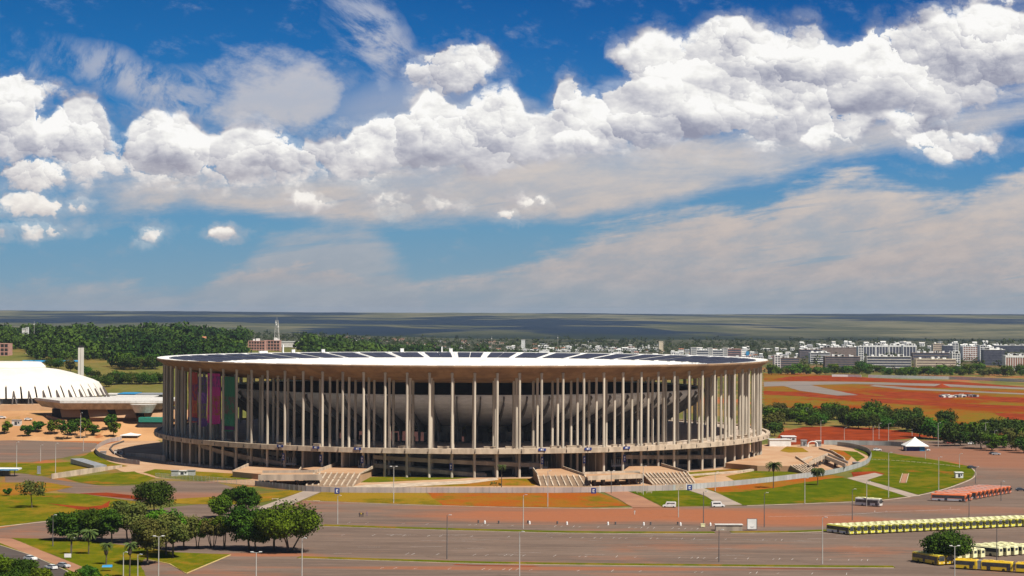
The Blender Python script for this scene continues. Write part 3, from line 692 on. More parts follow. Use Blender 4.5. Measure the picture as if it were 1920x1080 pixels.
# bowl: stepped shell
M['fin'] = simple('fin_concrete', (.22, .20, .19), (.15, .14, .135), .3, .9)
pr = [(122.0, 34.0), (121.8, 32.8), (120.6, 31.2), (117.6, 28.9), (112.5, 26.2), (106, 23.6), (98, 21.1), (89, 18.9), (80, 17.4)]
def stepped(pr, n=18):
    out = []
    L = [0]
    for a, b in zip(pr, pr[1:]): L.append(L[-1] + math.hypot(b[0] - a[0], b[1] - a[1]))
    def P(t):
        t *= L[-1]
        for i in range(len(pr) - 1):
            if t <= L[i + 1] + 1e-9:
                u = (t - L[i]) / (L[i + 1] - L[i]); return (pr[i][0] + (pr[i + 1][0] - pr[i][0]) * u, pr[i][1] + (pr[i + 1][1] - pr[i][1]) * u)
        return pr[-1]
    for i in range(n):
        a, b = P(i / n), P((i + 1) / n)
        out += [a, (b[0] + .10, b[1]), (b[0] - .12, b[1] - .02)]
    return out
MB().lathe(stepped(pr, 26) + [(80, 18.0), (98, 21.8), (112, 26.9), (117.2, 30.2), (119.4, 34.0), (119.4, 34.9), (122.0, 34.9)], 144).build('bowl_shell', M['shell'], stad)
for k in range(72):
    th = rad(3.6 + 5 * k); c, s_ = math.cos(th), math.sin(th); m = MB()
    out = [(122.5, 34.3), (123.4, 33.2), (121.6, 31.4), (122.3, 30.4), (118.0, 26.4), (108, 20.6), (104.5, 18.2), (103.2, 12.0), (101.2, 12.0), (100.4, 17.6), (90, 16.2), (80, 15.8), (80, 17.2), (89, 18.75), (98, 20.95), (106, 23.4), (112.5, 26.0), (117.5, 28.7), (120.5, 31.0), (121.7, 32.8), (121.8, 34.3)]
    n = len(out); vs = []
    for sd in (-.28, .28):
        for r, z in out: vs.append((r * s_ + sd * c, -r * c + sd * s_, z))
    m.add(vs, [tuple(range(n)), tuple(range(2 * n - 1, n - 1, -1))] + [(i, i + n, (i + 1) % n + n, (i + 1) % n) for i in range(n)])
    m.build('raker_fin', M['fin'], stad)
# stands inside
MB().lathe([(119.3, 34.1), (79.9, 20.4), (79.9, 18.05), (98, 21.9), (112, 27.0), (117.1, 30.3), (119.3, 33.9)], 96, closed=True).build('upper_stand', M['seat_red'], stad)
MB().lathe([(90, 11.9), (62, 1.2), (62, .3), (90, .3), (90, 11.8)], 96, closed=True).build('seating_stand', M['seat_red'], stad)
MB().lathe([(0.01, .08), (61.9, .08), (61.9, .2), (0.01, .2)], 48).build('playing_field', M['lawn_lush'], stad)
# esplanade
SL = MB().lathe([(155.6, ZE), (155.6, 10.75), (154.9, 10.6), (90.1, 10.6), (90.1, 11.8), (153.4, 11.8 + .0), (153.4, ZE - .85), (153.9, ZE - .85), (153.9, ZE)], 192, f=None)
m = SL
for k in range(96):     # joints and drain spouts are part of the slab's face
    th = rad(3.75 * k + 1.9); p = pol(155.62, th, 0)
    m.box(-.10, .10, -.04, .03, 10.9, ZE - .1, 1, rz=th, c=(p.x, p.y, 0)); m.box(-.14, .14, -.30, .03, ZE - 1.5, ZE - .8, 1, rz=th, c=(p.x, p.y, 0))
m.build('esplanade_slab', [M['concrete_pale'], M['dark']], stad)
MB().lathe([(153.38, 12.0), (90.1, 12.0), (90.1, 11.85), (153.38, 11.85)], 192).build('esplanade_floor', simple('esplanade_paving', (.56, .46, .37), (.48, .39, .31), .1, .9), stad)
for k in range(-22, 23):     # concrete benches and planters between the columns
    if k % 2 == 0 and -14 < k < 2: continue
    th = rad(3.75 * k + (k * 37 % 10) * .12); p = pol(148.2 - (k % 3) * .4, th, 12.0)
    L = 1.6 + (k * 53 % 7) * .28
    MB().box(-L, L, -.7, .7, 0, 1.35).box(-L - .15, L + .15, -.85, .85, 1.35, 1.5).build('planter', M['concrete_pale'], stad, loc=p).rotation_euler = (0, 0, th)
# core walls of the concourse under the stands
for k in range(36):
    th = rad(10 * k + 4); 
    if (k * 7) % 5 == 3: continue
    w = rad(3.2 + (k * 13 % 4) * .8); m = MB()
    m.lathe([(91.5, 12.0), (91.5, 19.3), (90.8, 19.2), (90.8, 12.0)], 6, a0=th - w, a1=th + w)
    m.build('concourse_wall', M['dark_glass'] if k % 2 else M['concrete_dark'], stad)
m = MB()
for k in range(72):
    th = rad(5 * k + 1); p = pol(97.5, th, 0); m.box(-1.3, 1.3, -.4, .4, 12.0, 16.2 if k % 3 else 14.6, 0, rz=th, c=(p.x, p.y, 0))
m.build('concourse_kiosk', M['concrete_dark'], stad)
# lower storey
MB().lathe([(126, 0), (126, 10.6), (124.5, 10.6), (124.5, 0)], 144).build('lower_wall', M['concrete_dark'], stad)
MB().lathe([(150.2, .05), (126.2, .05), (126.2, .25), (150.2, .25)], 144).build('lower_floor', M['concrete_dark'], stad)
# columns: three concentric rings of 96
seen = []; rest = MB()
for R_ in (151.0, 144.0, 137.0):
    for k in range(96):
        th = rad((k + .5) * 3.75)
        if th > PI: th -= 2 * PI
        seen.append((R_, th))
front = [c for c in seen if c[0] == 151.0 and abs(c[1]) < rad(98)] + [c for c in seen if c[0] == 144.0 and abs(c[1]) < rad(90)]
front = sorted(front, key=lambda c: (c[0] != 151.0, abs(c[1])))[:100]
fs = set(front); cmesh = {}
for c in seen:
    R_, th = c; p = pol(R_, th, 0); top = soffit(R_) + .25
    if c in fs:
        if R_ not in cmesh:
            o = MB().cyl(0, 0, 0, top, .60, .56, 14).cyl(0, 0, top - 1.5, top - .2, .57, .70, 14).build('column', M['concrete_col'], stad, smooth=False); cmesh[R_] = o
        else:
            o = cmesh[R_].copy(); COL.objects.link(o); o.parent = stad
        o.location = (p.x, p.y, 0)
    else: rest.cyl(p.x, p.y, 0, top, .60, .56, 10)
rest.build('columns', M['concrete_col'], stad, kind='stuff')
# radial walls of the gate halls
for d in (-69.4, -61.9, -28.1, -20.6, 16.9, 24.4, 58.1, 61.9, 65.6):
    th = rad(d); m = MB(); m.box(-.35, .35, -11.5, 11.5, 0, 10.6, 0, rz=th, c=tuple(pol(139.2, th, 0)))
    m.build('gate_wall', M['concrete'], stad)
for d in (-32.0, -16.6, 13.0, 28.3):
    th = rad(d); m = MB()
    p = pol(147.5, th, 0); m.box(-4.2, 4.2, -.12, .12, 3.6, 4.4, 0, rz=th, c=tuple(p))
    for i in range(9): m.box(-4.2 + i * 1.02, -4.0 + i * 1.02, -.08, .08, 3.4, 6.8, 0, rz=th, c=tuple(p))
    m.build('gate_railing', M['metal'], stad)
# ramps that wind between the columns
def ramp_part(a0, a1, z0, z1, r0=139.5, r1=147.6):
    m = MB(); n = 26
    def seg(ra, rb, dz0, dz1):
        for i in range(n):
            A, B = rad(a0 + (a1 - a0) * i / n), rad(a0 + (a1 - a0) * (i + 1) / n); zA, zB = z0 + (z1 - z0) * i / n, z0 + (z1 - z0) * (i + 1) / n
            q = [(ra, A, zA), (rb, A, zA), (rb, B, zB), (ra, B, zB)]
            m.hexa([tuple(pol(r, t, z + dz0)) for r, t, z in q] + [tuple(pol(r, t, z + dz1)) for r, t, z in q])
    seg(r0, r1, -.45, 0); seg(r1, r1 + .25, -.5, 1.25); seg(r0 - .25, r0, -.5, 1.25)
    return m.build('ramp', M['concrete'], stad)
ramp_part(-15.5, 13.5, 8.0, 4.6); ramp_part(13.5, -10, 4.3, .3, 131, 138.6); ramp_part(-15.5, 4, 4.4, .3); ramp_part(10, -15, 8.6, 7.6, 131, 138.6)
ramp_part(-58, -33.5, 9.0, 3.6); ramp_part(-58, -40, 5.9, 2.6, 131, 138.6); ramp_part(-60, -34, 8.8, 6.6, 131, 138.6)
ramp_part(29, 57, 7.4, 4.2); ramp_part(30, 56, 8.6, 7.8, 131, 138.6); ramp_part(31, 50, 2.6, .4, 131, 138.6)
# four cloth banners hanging between the columns
def banner_mat(name, c0, cols, bands):
    m, nt, b = newmat(name); X, Y, Z = pos_xyz()
    n = noise(vec(X / 1.6, Y / 1.6, Z / 2.2), 1, 3, .6, .8); n2 = noise(vec(X / .7 + 5, Y / .7, Z / .9), 1, 2, .6)
    c = mixc(E(0.0), c0, c0)
    for i, (z0, z1) in enumerate(bands):
        f = smooth(Z, z0, z0 + .3) * smooth(Z, z1 + .3, z1); cc = cols[i % len(cols)]
        c = mixc(f * smooth(n, .44, .54), c, cc)
    c = mixc(smooth(n2, .66, .70) * .5 * smooth(Z, 24.0, 23.0), c, (.55, .50, .50))
    setc(b, c); b.inputs['Roughness'].default_value = .8; return m
def theta_of(px, R_):     # angle on a ring seen at photo column px
    best = min((abs(CX + R_ * math.sin(rad(t / 20)) - (px - 960) / FPX * (CY - R_ * math.cos(rad(t / 20)))), t / 20) for t in range(-1800, 1800)); return rad(best[1])
for px0, px1, z0, z1, c0, cols, bands, lab in (
    (354.5, 371.5, 20.2, 43.4, (.28, .030, .022), [(.10, .02, .09), (.34, .10, .02)], [(30, 38), (24, 30)], 'red banner with a purple middle, leftmost of the four hung between the columns'),
    (372.5, 389.5, 18.8, 41.5, (.075, .028, .16), [(.05, .06, .05), (.17, .06, .28), (.10, .11, .05)], [(34, 41), (29, 34), (22, 29)], 'dark violet banner with lime bottom, between the red and the magenta one'),
    (390.5, 414.0, 20.4, 43.4, (.34, .014, .17), [(.13, .02, .14), (.22, .06, .02)], [(37, 42), (24, 33)], 'bright magenta banner hung between stadium columns, right of the violet one'),
    (417.5, 441.5, 17.6, 42.2, (.018, .12, .062), [(.09, .06, .055), (.02, .16, .09)], [(25, 33), (20, 24)], 'green banner with purple hem, rightmost of the four hung between the columns')):
    t0, t1 = theta_of(px0, 148.6), theta_of(px1, 148.6); nm = banner_mat('banner_cloth', tuple(x * 1.25 for x in c0), [tuple(x * 1.25 for x in cc) for cc in cols], bands); m = MB(); NN, NZ = 10, 16
    for i in range(NN):
        for j in range(NZ):
            q = []
            for (a, b2) in ((i, j), (i + 1, j), (i + 1, j + 1), (i, j + 1)):
                t = t0 + (t1 - t0) * a / NN; z = z0 + (z1 - z0) * b2 / NZ; q.append(pol(148.6 + .12 * math.sin(a * 1.7 + b2 * .6), t, z - (.6 * math.sin(PI * a / NN) if b2 == 0 else 0)))
            m.hexa([tuple(v) for v in q] + [tuple(v + pol(.04, t, 0)) for v in q])
    b_ = m.build('banner', nm, None, loc=(CX, CY, 0)); tag(b_, lab, 'banner', 'banners hanging between the stadium columns')
    hemz = z0 + .2
    hm = MB().lathe([(148.75, hemz), (148.75, hemz + 1.7), (148.85, hemz + 1.7), (148.85, hemz)], 6, a0=t0, a1=t1)
    if 'magenta' not in lab: hm.build('hem', M['blue'] if 'red' in lab[:4] else simple('banner_hem', (.30, .36, .03) if 'violet' in lab else (.12, .02, .12)), b_)
# blue gate boards
def sign_board(name, loc, rz, w, h, lab, grp, mark=True, post=0.0):
    o = empty(name, loc, rz, label=lab, cat='sign', group=grp)
    MB().box(-w / 2, w / 2, -.08, .08, 0, h).build('board', M['blue'], o)
    if mark: 
        MB().box(-w * .20, w * .20, -.11, -.085, h * .24, h * .36).box(-w * .20, -w * .06, -.11, -.085, h * .36, h * .78).box(-w * .06, w * .20, -.11, -.085, h * .60, h * .78).build('white_mark', M['white'], o)
    if post: MB().cyl(-w * .4, 0, -post, 0, .07).cyl(w * .4, 0, -post, 0, .07).build('post', M['metal'], o)
    return o
nth = 0
for px, wh in ((402 + 125, 'left of the left gate hall'), (594, 'above the left gate hall'), (672, 'above the pale plaza stairs'), (1018, 'above the brown stairs'), (1104, 'above the footbridge hall'), (1176, 'above the right plaza')):
    th = theta_of(px, 155.8); p = pol(155.85, th, ZE - 1.0)
    sign_board('gate_sign', (CX + p.x, CY + p.y, p.z), th, 3.4, 1.15, 'small blue board on the esplanade edge, ' + wh, 'blue boards along the esplanade edge')
for px, wh in ((533, 'under the leftmost of the edge boards'), (603, 'between the two left gate halls'), (681, 'right of the left gate halls'), (847, 'under the middle ramps'), (1018, 'left of the right gate halls'), (1097, 'between the two right gate halls'), (1172, 'right of the right gate halls')):
    th = theta_of(px, 151.7); p = pol(151.8, th, 5.8)
    sign_board('column_sign', (CX + p.x, CY + p.y, p.z - (2.6 if px == 847 else 0)), th, 1.3, 3.2, 'narrow blue board strapped to a lower stadium column ' + wh, 'blue boards on the lower columns')

# ------------------------------------------------------------------ raised plazas, stairs and footbridges in front
PZ = 3.7
def flight(name, pxs, label, n=24, rails=9, z1=PZ, mat='concrete_pale', lean=0.0):
    """stairs: pxs = front left, front right (z 0), top right, top left (z1) pixels"""
    fl, fr = at(*pxs[0], z=0), at(*pxs[1], z=0); tr, tl = at(*pxs[2], z=z1), at(*pxs[3], z=z1)
    o = empty(name, ((fl + fr) / 2)[:], 0, label=label, cat='stairs', group='outdoor stairs up to the stadium'); base = (fl + fr) / 2
    m = MB()
    for i in range(n):
        a, b = i / n, (i + 1) / n; z = z1 * (i + 1) / n
        q = [fl.lerp(tl, a), fr.lerp(tr, a), fr.lerp(tr, b + (0 if i < n - 1 else 0)), fl.lerp(tl, b)]
        m.hexa([(p.x - base.x, p.y - base.y, -.2) for p in q] + [(p.x - base.x, p.y - base.y, z) for p in q])
    m.build('steps', simple('stair_' + mat, (.34, .24, .16), (.27, .19, .13), .3), o)
    for r in range(rails + 1):
        t = r / rails; m = MB()
        for (u0, u1) in ((.02, .46), (.54, .98)):
            a, b = fl.lerp(fr, t).lerp(tl.lerp(tr, t), u0), fl.lerp(fr, t).lerp(tl.lerp(tr, t), u1)
            za, zb = z1 * u0, z1 * u1
            w = .26
            m.hexa([(a.x - base.x - w, a.y - base.y, za), (a.x - base.x + w, a.y - base.y, za), (b.x - base.x + w, b.y - base.y, zb), (b.x - base.x - w, b.y - base.y, zb),
                    (a.x - base.x - w, a.y - base.y, za + .55), (a.x - base.x + w, a.y - base.y, za + .55), (b.x - base.x + w, b.y - base.y, zb + .55), (b.x - base.x - w, b.y - base.y, zb + .55)])
        m.build('dividing_wall', M['concrete_pale'], o)
    return o
flight('stairs', [(574, 912), (661, 913), (676, 888), (590, 887)], 'pale wide stairs with two rows of slanting walls, left of the stadium front', rails=8)
flight('stairs', [(1014, 912), (1109, 913), (1096, 892), (1008, 892)], 'brown stairs with pale slanting walls, just left of the right footbridge', rails=8)
flight('stairs', [(1225, 910), (1303, 907), (1288, 886), (1204, 888)], 'reddish stairs directly right of the footbridge with the white wheel sculpture', rails=12)
flight('stairs', [(1508, 889), (1532, 884), (1513, 871), (1482, 874)], 'small reddish stairs beside the V-shaped footbridge at the right end', rails=6, z1=2.6)
def slab_poly(name, pts, z, th, mat, label, cat, wall=None, **k):
    P = [at(*p, z=z) for p in pts]; c = sum(P, Vector()) / len(P); c.z = 0
    o = empty(name, c[:], 0, label=label, cat=cat, **k)
    n = len(P); m = MB(); vs = [tuple(p - c - Vector((0, 0, th))) for p in P] + [tuple(p - c) for p in P]
    m.add(vs, [tuple(range(n)), tuple(range(2 * n - 1, n - 1, -1))] + [(i, i + n, (i + 1) % n + n, (i + 1) % n) for i in range(n)])
    m.build('floor_slab', mat, o)
    for (i, j, h0, h1) in (wall or []):
        a, b = P[i] - c, P[j] - c; d = (b - a).normalized(); nn = Vector((-d.y, d.x, 0)) * .2
        MB().hexa([tuple(p) for p in (a - nn, b - nn, b + nn, a + nn)] + [tuple(a - nn + Vector((0, 0, h0))), tuple(b - nn + Vector((0, 0, h1))), tuple(b + nn + Vector((0, 0, h1))), tuple(a + nn + Vector((0, 0, h0)))]).build('parapet', M['concrete_pale'], o)
    return o, c, P
slab_poly('plaza', [(590, 887.5), (676, 888.5), (700, 876.5), (716, 871), (640, 870), (566, 878), (590, 883)], PZ, 3.8, M['plaza'], 'pale raised plaza between slanting white parapets above the left stairs', 'plaza',
          wall=[(1, 3, .3, 2.0), (0, 4, 1.2, 1.6)])
slab_poly('plaza', [(436, 884), (490, 889), (560, 884), (572, 872), (500, 870), (470, 873)], PZ - 1.2, 2.6, M['plaza'], 'orange raised plaza left of the left footbridge', 'plaza', wall=[(0, 5, .4, 1.6), (2, 3, .6, 1.8)])
slab_poly('plaza', [(1008, 892), (1096, 892.5), (1084, 884), (1050, 877), (1014, 876), (1000, 883)], PZ, 3.8, M['plaza'], 'orange raised plaza above the brown stairs, beside dark walls', 'plaza', wall=[(0, 5, .9, 1.5), (1, 3, 1.0, 1.2)])
slab_poly('plaza', [(1204, 888), (1288, 886.5), (1262, 880), (1240, 874), (1180, 874), (1166, 884)], PZ, 3.8, M['plaza'], 'orange raised plaza above the reddish stairs right of the footbridge', 'plaza', wall=[(1, 3, .8, 1.4)])
slab_poly('plaza', [(1482, 874), (1513, 871), (1492, 858), (1440, 850), (1395, 858), (1360, 868), (1420, 873)], 2.6, 2.7, M['plaza'], 'broad reddish terrace at the right foot of the stadium', 'plaza', wall=[(1, 2, .5, 1.0)])
def bridge(pts, z, label, pillars, mat='concrete', th=1.1, ph=1.1):
    o, c, P = slab_poly('footbridge', pts, z, th, M['plaza'], label, 'footbridge', group='footbridges over the stadium moat')
    a, b = P[0] - c, P[1] - c; d = (b - a).normalized(); nn = Vector((-d.y, d.x, 0)) * .15; up = Vector((0, 0, ph)); dn = Vector((0, 0, th + .2))
    MB().hexa([tuple(p - dn) for p in (a - nn, b - nn, b + nn, a + nn)] + [tuple(p + up) for p in (a - nn, b - nn, b + nn, a + nn)]).build('front_parapet', M[mat], o)
    a2, b2 = P[3] - c, P[2] - c
    MB().hexa([tuple(p) for p in (a2 - nn, b2 - nn, b2 + nn, a2 + nn)] + [tuple(p + up) for p in (a2 - nn, b2 - nn, b2 + nn, a2 + nn)]).build('rear_parapet', M[mat], o)
    m = MB()
    for t in pillars:
        for u in (.15, .85):
            p = (P[0].lerp(P[1], t)).lerp(P[3].lerp(P[2], t), u) - c
            MB().box(p.x - .45, p.x + .45, p.y - .45, p.y + .45, 0, z - th - .02).build('pillar', M['concrete_dark'], o)
    return o, c, P
b1, c1_, P1 = bridge([(484, 895), (604, 894.5), (592, 886), (492, 887)], PZ, 'long brown footbridge slab on square pillars left of the pale stairs', [.02, .12, .25, .62, .78, .93])
b2, c2_, P2 = bridge([(1102, 896.5), (1206, 892.5), (1200, 886), (1096, 889)], PZ, 'cream footbridge between two flights of stairs right of the stadium centre', [.05, .14, .3, .55, .75, .95], mat='concrete_pale', th=.7, ph=.9)
b3, c3_, P3 = bridge([(1517, 870), (1546, 857), (1552, 853), (1524, 864)], 3.4, 'short cream footbridge, left arm of the V at the right end of the forecourt', [.1, .5, .9], mat='concrete_pale', th=.6, ph=.9)
b4, c4_, P4 = bridge([(1546, 857), (1585, 873), (1590, 869), (1552, 853)], 3.0, 'grey sloping footbridge, right arm of the V at the right end of the forecourt', [.1, .5, .9], mat='metal', th=.6, ph=.9)
# low retaining walls
def wall_run(name, pts, h, th, mat, label, cat='wall', hf=None, parts=None, zs=None, **k):
    P = [at(*p, z=0) if hf is None else at(*p) for p in pts]; c = P[0].copy(); m = MB()
    for i in range(len(P) - 1):
        a, b = P[i] - c, P[i + 1] - c; d = (b - a); d.z = 0; d.normalize(); nn = Vector((-d.y, d.x, 0)) * th / 2
        ha = h[i] if isinstance(h, (list, tuple)) else h; hb = h[i + 1] if isinstance(h, (list, tuple)) else h
        e = d * (th * .0)
        m.hexa([tuple(p - Vector((0, 0, .5))) for p in (a - nn, b - nn, b + nn, a + nn)] + [tuple(a - nn + Vector((0, 0, ha))), tuple(b - nn + Vector((0, 0, hb))), tuple(b + nn + Vector((0, 0, hb))), tuple(a + nn + Vector((0, 0, ha)))])
    return m.build(name, mat, None, loc=c, label=label, cat=cat, **k)
wall_run('retaining_wall', [(97, 898), (160, 889), (228, 877)], [2.2, 2.4, 1.2], .6, M['concrete_pale'], 'long pale retaining wall between two lawns, left of the stadium')
wall_run('retaining_wall', [(236, 853), (269, 858), (310, 866)], [1.0, 2.2, 3.0], .5, M['concrete_pale'], 'pale low wall stepping down beside the curved moat on the left')
wall_run('retaining_wall', [(228, 858), (212, 850), (206, 843), (212, 836), (232, 829)], .9, .6, M['concrete_dark'], 'dark curved edge wall of the moat at the left end')
wall_run('retaining_wall', [(436, 886), (498, 872)], [.8, 3.4], .5, M['concrete_pale'], 'cream slanting wall rising to the right, left of the first plaza')
wall_run('retaining_wall', [(1000, 893), (978, 877)], [3.8, 3.2], .5, M['concrete'], 'dark slanting wall left of the brown stairs')
wall_run('retaining_wall', [(1264, 884), (1220, 876)], [2.6, 3.6], .5, M['concrete'], 'dark slanting wall right of the orange plaza')
wall_run('retaining_wall', [(1290, 893), (1390, 886), (1490, 871), (1520, 858)], [.7, .9, .9, .7], 2.2, M['concrete_pale'], 'pale curving ramp edge on the right forecourt')
wall_run('retaining_wall', [(1536, 842), (1560, 849), (1582, 862), (1588, 872)], [.9, 1.2, 1.2, .6], .5, M['concrete_pale'], 'thin cream curved wall behind the V-shaped footbridge')
# long sheet-metal fence
def fence(name, pts, h, label, spacing=2.6, mat='metal', hf=None, see=False, n=5, panel=None, postr=.05):
    q = smoothpts(pts, n); P = [at(*p, z=0) if hf is None else at(*p) for p in q]; c = P[0].copy()
    o = empty(name, c[:], 0, label=label, cat='fence'); m = MB(); ps = MB(); acc = 0
    for a, b in zip(P, P[1:]):
        a_, b_ = a - c, b - c; d = b_ - a_; L = d.length; d.normalize(); nn = Vector((-d.y, d.x, 0)) * .03
        if see:
            for z in (0.15, h * .5, h - .1):
                m.tube(a_ + Vector((0, 0, z)), b_ + Vector((0, 0, z)), .035, n=4)
            k = max(1, int(L / .35))
            for i in range(k):
                p = a_.lerp(b_, i / k); m.tube(p + Vector((0, 0, .1)), p + Vector((0, 0, h)), .04, n=3)
        else:
            m.hexa([tuple(p + Vector((0, 0, .12))) for p in (a_ - nn, b_ - nn, b_ + nn, a_ + nn)] + [tuple(p + Vector((0, 0, h))) for p in (a_ - nn, b_ - nn, b_ + nn, a_ + nn)])
        k = max(1, round(L / spacing))
        for i in range(k):
            p = a_.lerp(b_, i / k); ps.box(p.x - postr, p.x + postr, p.y - postr - .06, p.y + postr - .06, p.z - .3, p.z + h + .12)
    m.build('panel', panel or M['white_dirty'], o); ps.build('posts', M[mat], o, kind='stuff')
    return o
M['fence_panel'] = simple('fence_sheet', (.44, .37, .34), (.33, .28, .26), .15, .6, (1, 1, .3))
M['fence_panel_grey'] = simple('fence_sheet_grey', (.40, .41, .40), (.29, .31, .29), .15, .6, (1, 1, .3))
FH = 2.3
fence('metal_fence', [(292, 897), (330, 899), (400, 904.5), (478, 911.5)], FH, 'see-through grey bar fence in front of the lawn with the white cabin', see=True)
fence('metal_fence', [(478, 911.5), (560, 920.5), (640, 924), (800, 924.5), (936, 924.5)], FH, 'grey sheet fence below the pale stairs and the long footbridge', panel=M['fence_panel'])
fence('metal_fence', [(936, 924.5), (1040, 924.5), (1120, 923.5), (1200, 921.5), (1262, 920)], FH, 'grey sheet fence below the brown stairs and cream footbridge', panel=M['fence_panel'])
fence('metal_fence', [(1262, 920), (1320, 916), (1400, 909), (1480, 900), (1560, 889.5), (1610, 877), (1628, 868), (1634, 857)], FH, 'grey sheet fence sweeping along the right forecourt past the palms', panel=M['fence_panel_grey'])
fence('metal_fence', [(1634, 857), (1626, 848), (1600, 840), (1570, 836)], FH, 'grey sheet fence turning back behind the round right lawn', panel=M['fence_panel_grey'])
fence('metal_fence', [(1545, 834), (1600, 834.5), (1660, 836), (1694, 838)], 2.6, 'straight grey fence ending at the white pyramid tent', panel=M['fence_panel_grey'])
fence('metal_fence', [(228, 826), (206, 830), (188, 838), (179, 848), (190, 858), (220, 867), (262, 872)], FH, 'curved grey fence round the left end of the moat', panel=M['fence_panel'])
fence('moat_railing', [(311, 870), (360, 874), (410, 878), (436, 880)], 1.1, 'dark railing along the left foot of the stadium', see=True, mat='dark_pole')
for (px, py), t, wh in (((632, 926.5), 0, 'beside the foot of the pale stairs'), ((1113, 926), 0, 'left of the cream gate below the footbridge'), ((1293, 920.0), 0, 'below the reddish stairs right of the gate')):
    p = at(px, py, z=0); sign_board('fence_sign', (p.x, p.y, .15), 0, 2.0, 2.2, 'square blue board on the fence ' + wh, 'blue boards on the fence', post=.15)
# gates of pale sheet in the fence
for x0, x1, y, wh in ((1124, 1163, 923.2, 'cream sheet gate where the dusty path meets the fence'), (1247, 1286, 920, 'cream sheet gate with white posts beside the rightmost blue board')):
    a, b = at(x0, y, z=0), at(x1, y - 1, z=0); o = empty('gate', a[:], 0, label=wh, cat='gate'); L = (b - a).length; r = math.atan2(b.y - a.y, b.x - a.x); o.rotation_euler = (0, 0, r)
    MB().box(0, L, -.5, -.42, .1, 2.5).build('leaf', M['concrete_pale'], o); MB().box(-.1, .1, -.6, -.38, 0, 2.8).build('post', M['white'], o); MB().box(L - .1, L + .1, -.6, -.38, 0, 2.8).build('post', M['white'], o)

# ------------------------------------------------------------------ trees
def leaf_cloud(blobs, n, size, rng, shell=.55, flat=1.0):
    """many leaf-sized quads spread through a set of ellipsoids; returns verts (n*4,3), tone per face"""
    B = np.array(blobs, float); vol = B[:, 3] * B[:, 4] * B[:, 5]; pr = vol ** .75; pr /= pr.sum()
    idx = rng.choice(len(B), n, p=pr)
    d = rng.normal(size=(n, 3)); d /= np.linalg.norm(d, axis=1, keepdims=True)
    r = (shell ** 3 + (1 - shell ** 3) * rng.random(n)) ** (1 / 3)
    r *= 1 + .10 * rng.normal(size=n)
    c = B[idx, :3] + d * r[:, None] * B[idx, 3:6]
    # quads tilt loosely outward
    nrm = d + rng.normal(size=(n, 3)) * .75; nrm[:, 2] += .35; nrm /= np.linalg.norm(nrm, axis=1, keepdims=True)
    t = np.cross(nrm, rng.normal(size=(n, 3))); t /= np.linalg.norm(t, axis=1, keepdims=True); b = np.cross(nrm, t)
    s = size * (.6 + .8 * rng.random(n))[:, None] * .5; k = (.55 + .5 * rng.random(n))[:, None]
    v = np.stack([c - t * s - b * s * k, c + t * s - b * s * k * .8, c + t * s * .9 + b * s * k, c - t * s * .8 + b * s * k], 1)
    tone_b = rng.random(len(B)); tone = np.clip(tone_b[idx] * .65 + rng.random(n) * .5 - .08, 0, 1)
    return v.reshape(-1, 3), tone
def quads_mesh(name, v, tone, mat):
    n = len(tone); me = bpy.data.meshes.new(name)
    me.vertices.add(n * 4); me.vertices.foreach_set('co', v.astype(np.float32).ravel())
    me.loops.add(n * 4); me.loops.foreach_set('vertex_index', np.arange(n * 4, dtype=np.int32))
    me.polygons.add(n); me.polygons.foreach_set('loop_start', np.arange(0, n * 4, 4, dtype=np.int32))
    try: me.polygons.foreach_set('loop_total', np.full(n, 4, dtype=np.int32))
    except Exception: pass
    a = me.attributes.new('tone', 'FLOAT', 'FACE'); a.data.foreach_set('value', tone.astype(np.float32))
    me.materials.append(mat); me.update(); me.validate(); return me
def blobset(rng, W, H, z0, n, style='round'):
    """clump centres for a crown of width W, between z0 and H"""
    out = []; h = H - z0; cz = z0 + h * .5
    for i in range(n):
        a = rng.random() * 2 * PI
        if style == 'round': q = rng.random() ** .5; zz = rng.uniform(-.8, .85); rr = math.sqrt(max(.05, 1 - zz * zz)) * (.45 + .4 * q); s = rng.uniform(.20, .34)
        elif style == 'dome': q = rng.random() ** .5; zz = rng.uniform(-.75, .8); rr = math.sqrt(max(.05, 1 - max(0, zz) ** 2)) * (.35 + .55 * q) * (1 - .15 * max(0, -zz)); s = rng.uniform(.17, .28)
        elif style == 'open': q = rng.random() ** .5; zz = rng.uniform(-.6, .8); rr = (.2 + .75 * q) * (1 - .35 * abs(zz)); s = rng.uniform(.11, .20)
        elif style == 'spread': q = rng.random() ** .5; zz = rng.uniform(-.9, .75) ; rr = (.25 + .7 * q) * (.8 + .2 * zz if zz < 0 else 1 - .45 * zz); s = rng.uniform(.13, .23)
        out.append((math.cos(a) * rr * W / 2, math.sin(a) * rr * W / 2, cz + zz * h * .42, W * s, W * s, min(W * s * .8, h * .3)))
    return out
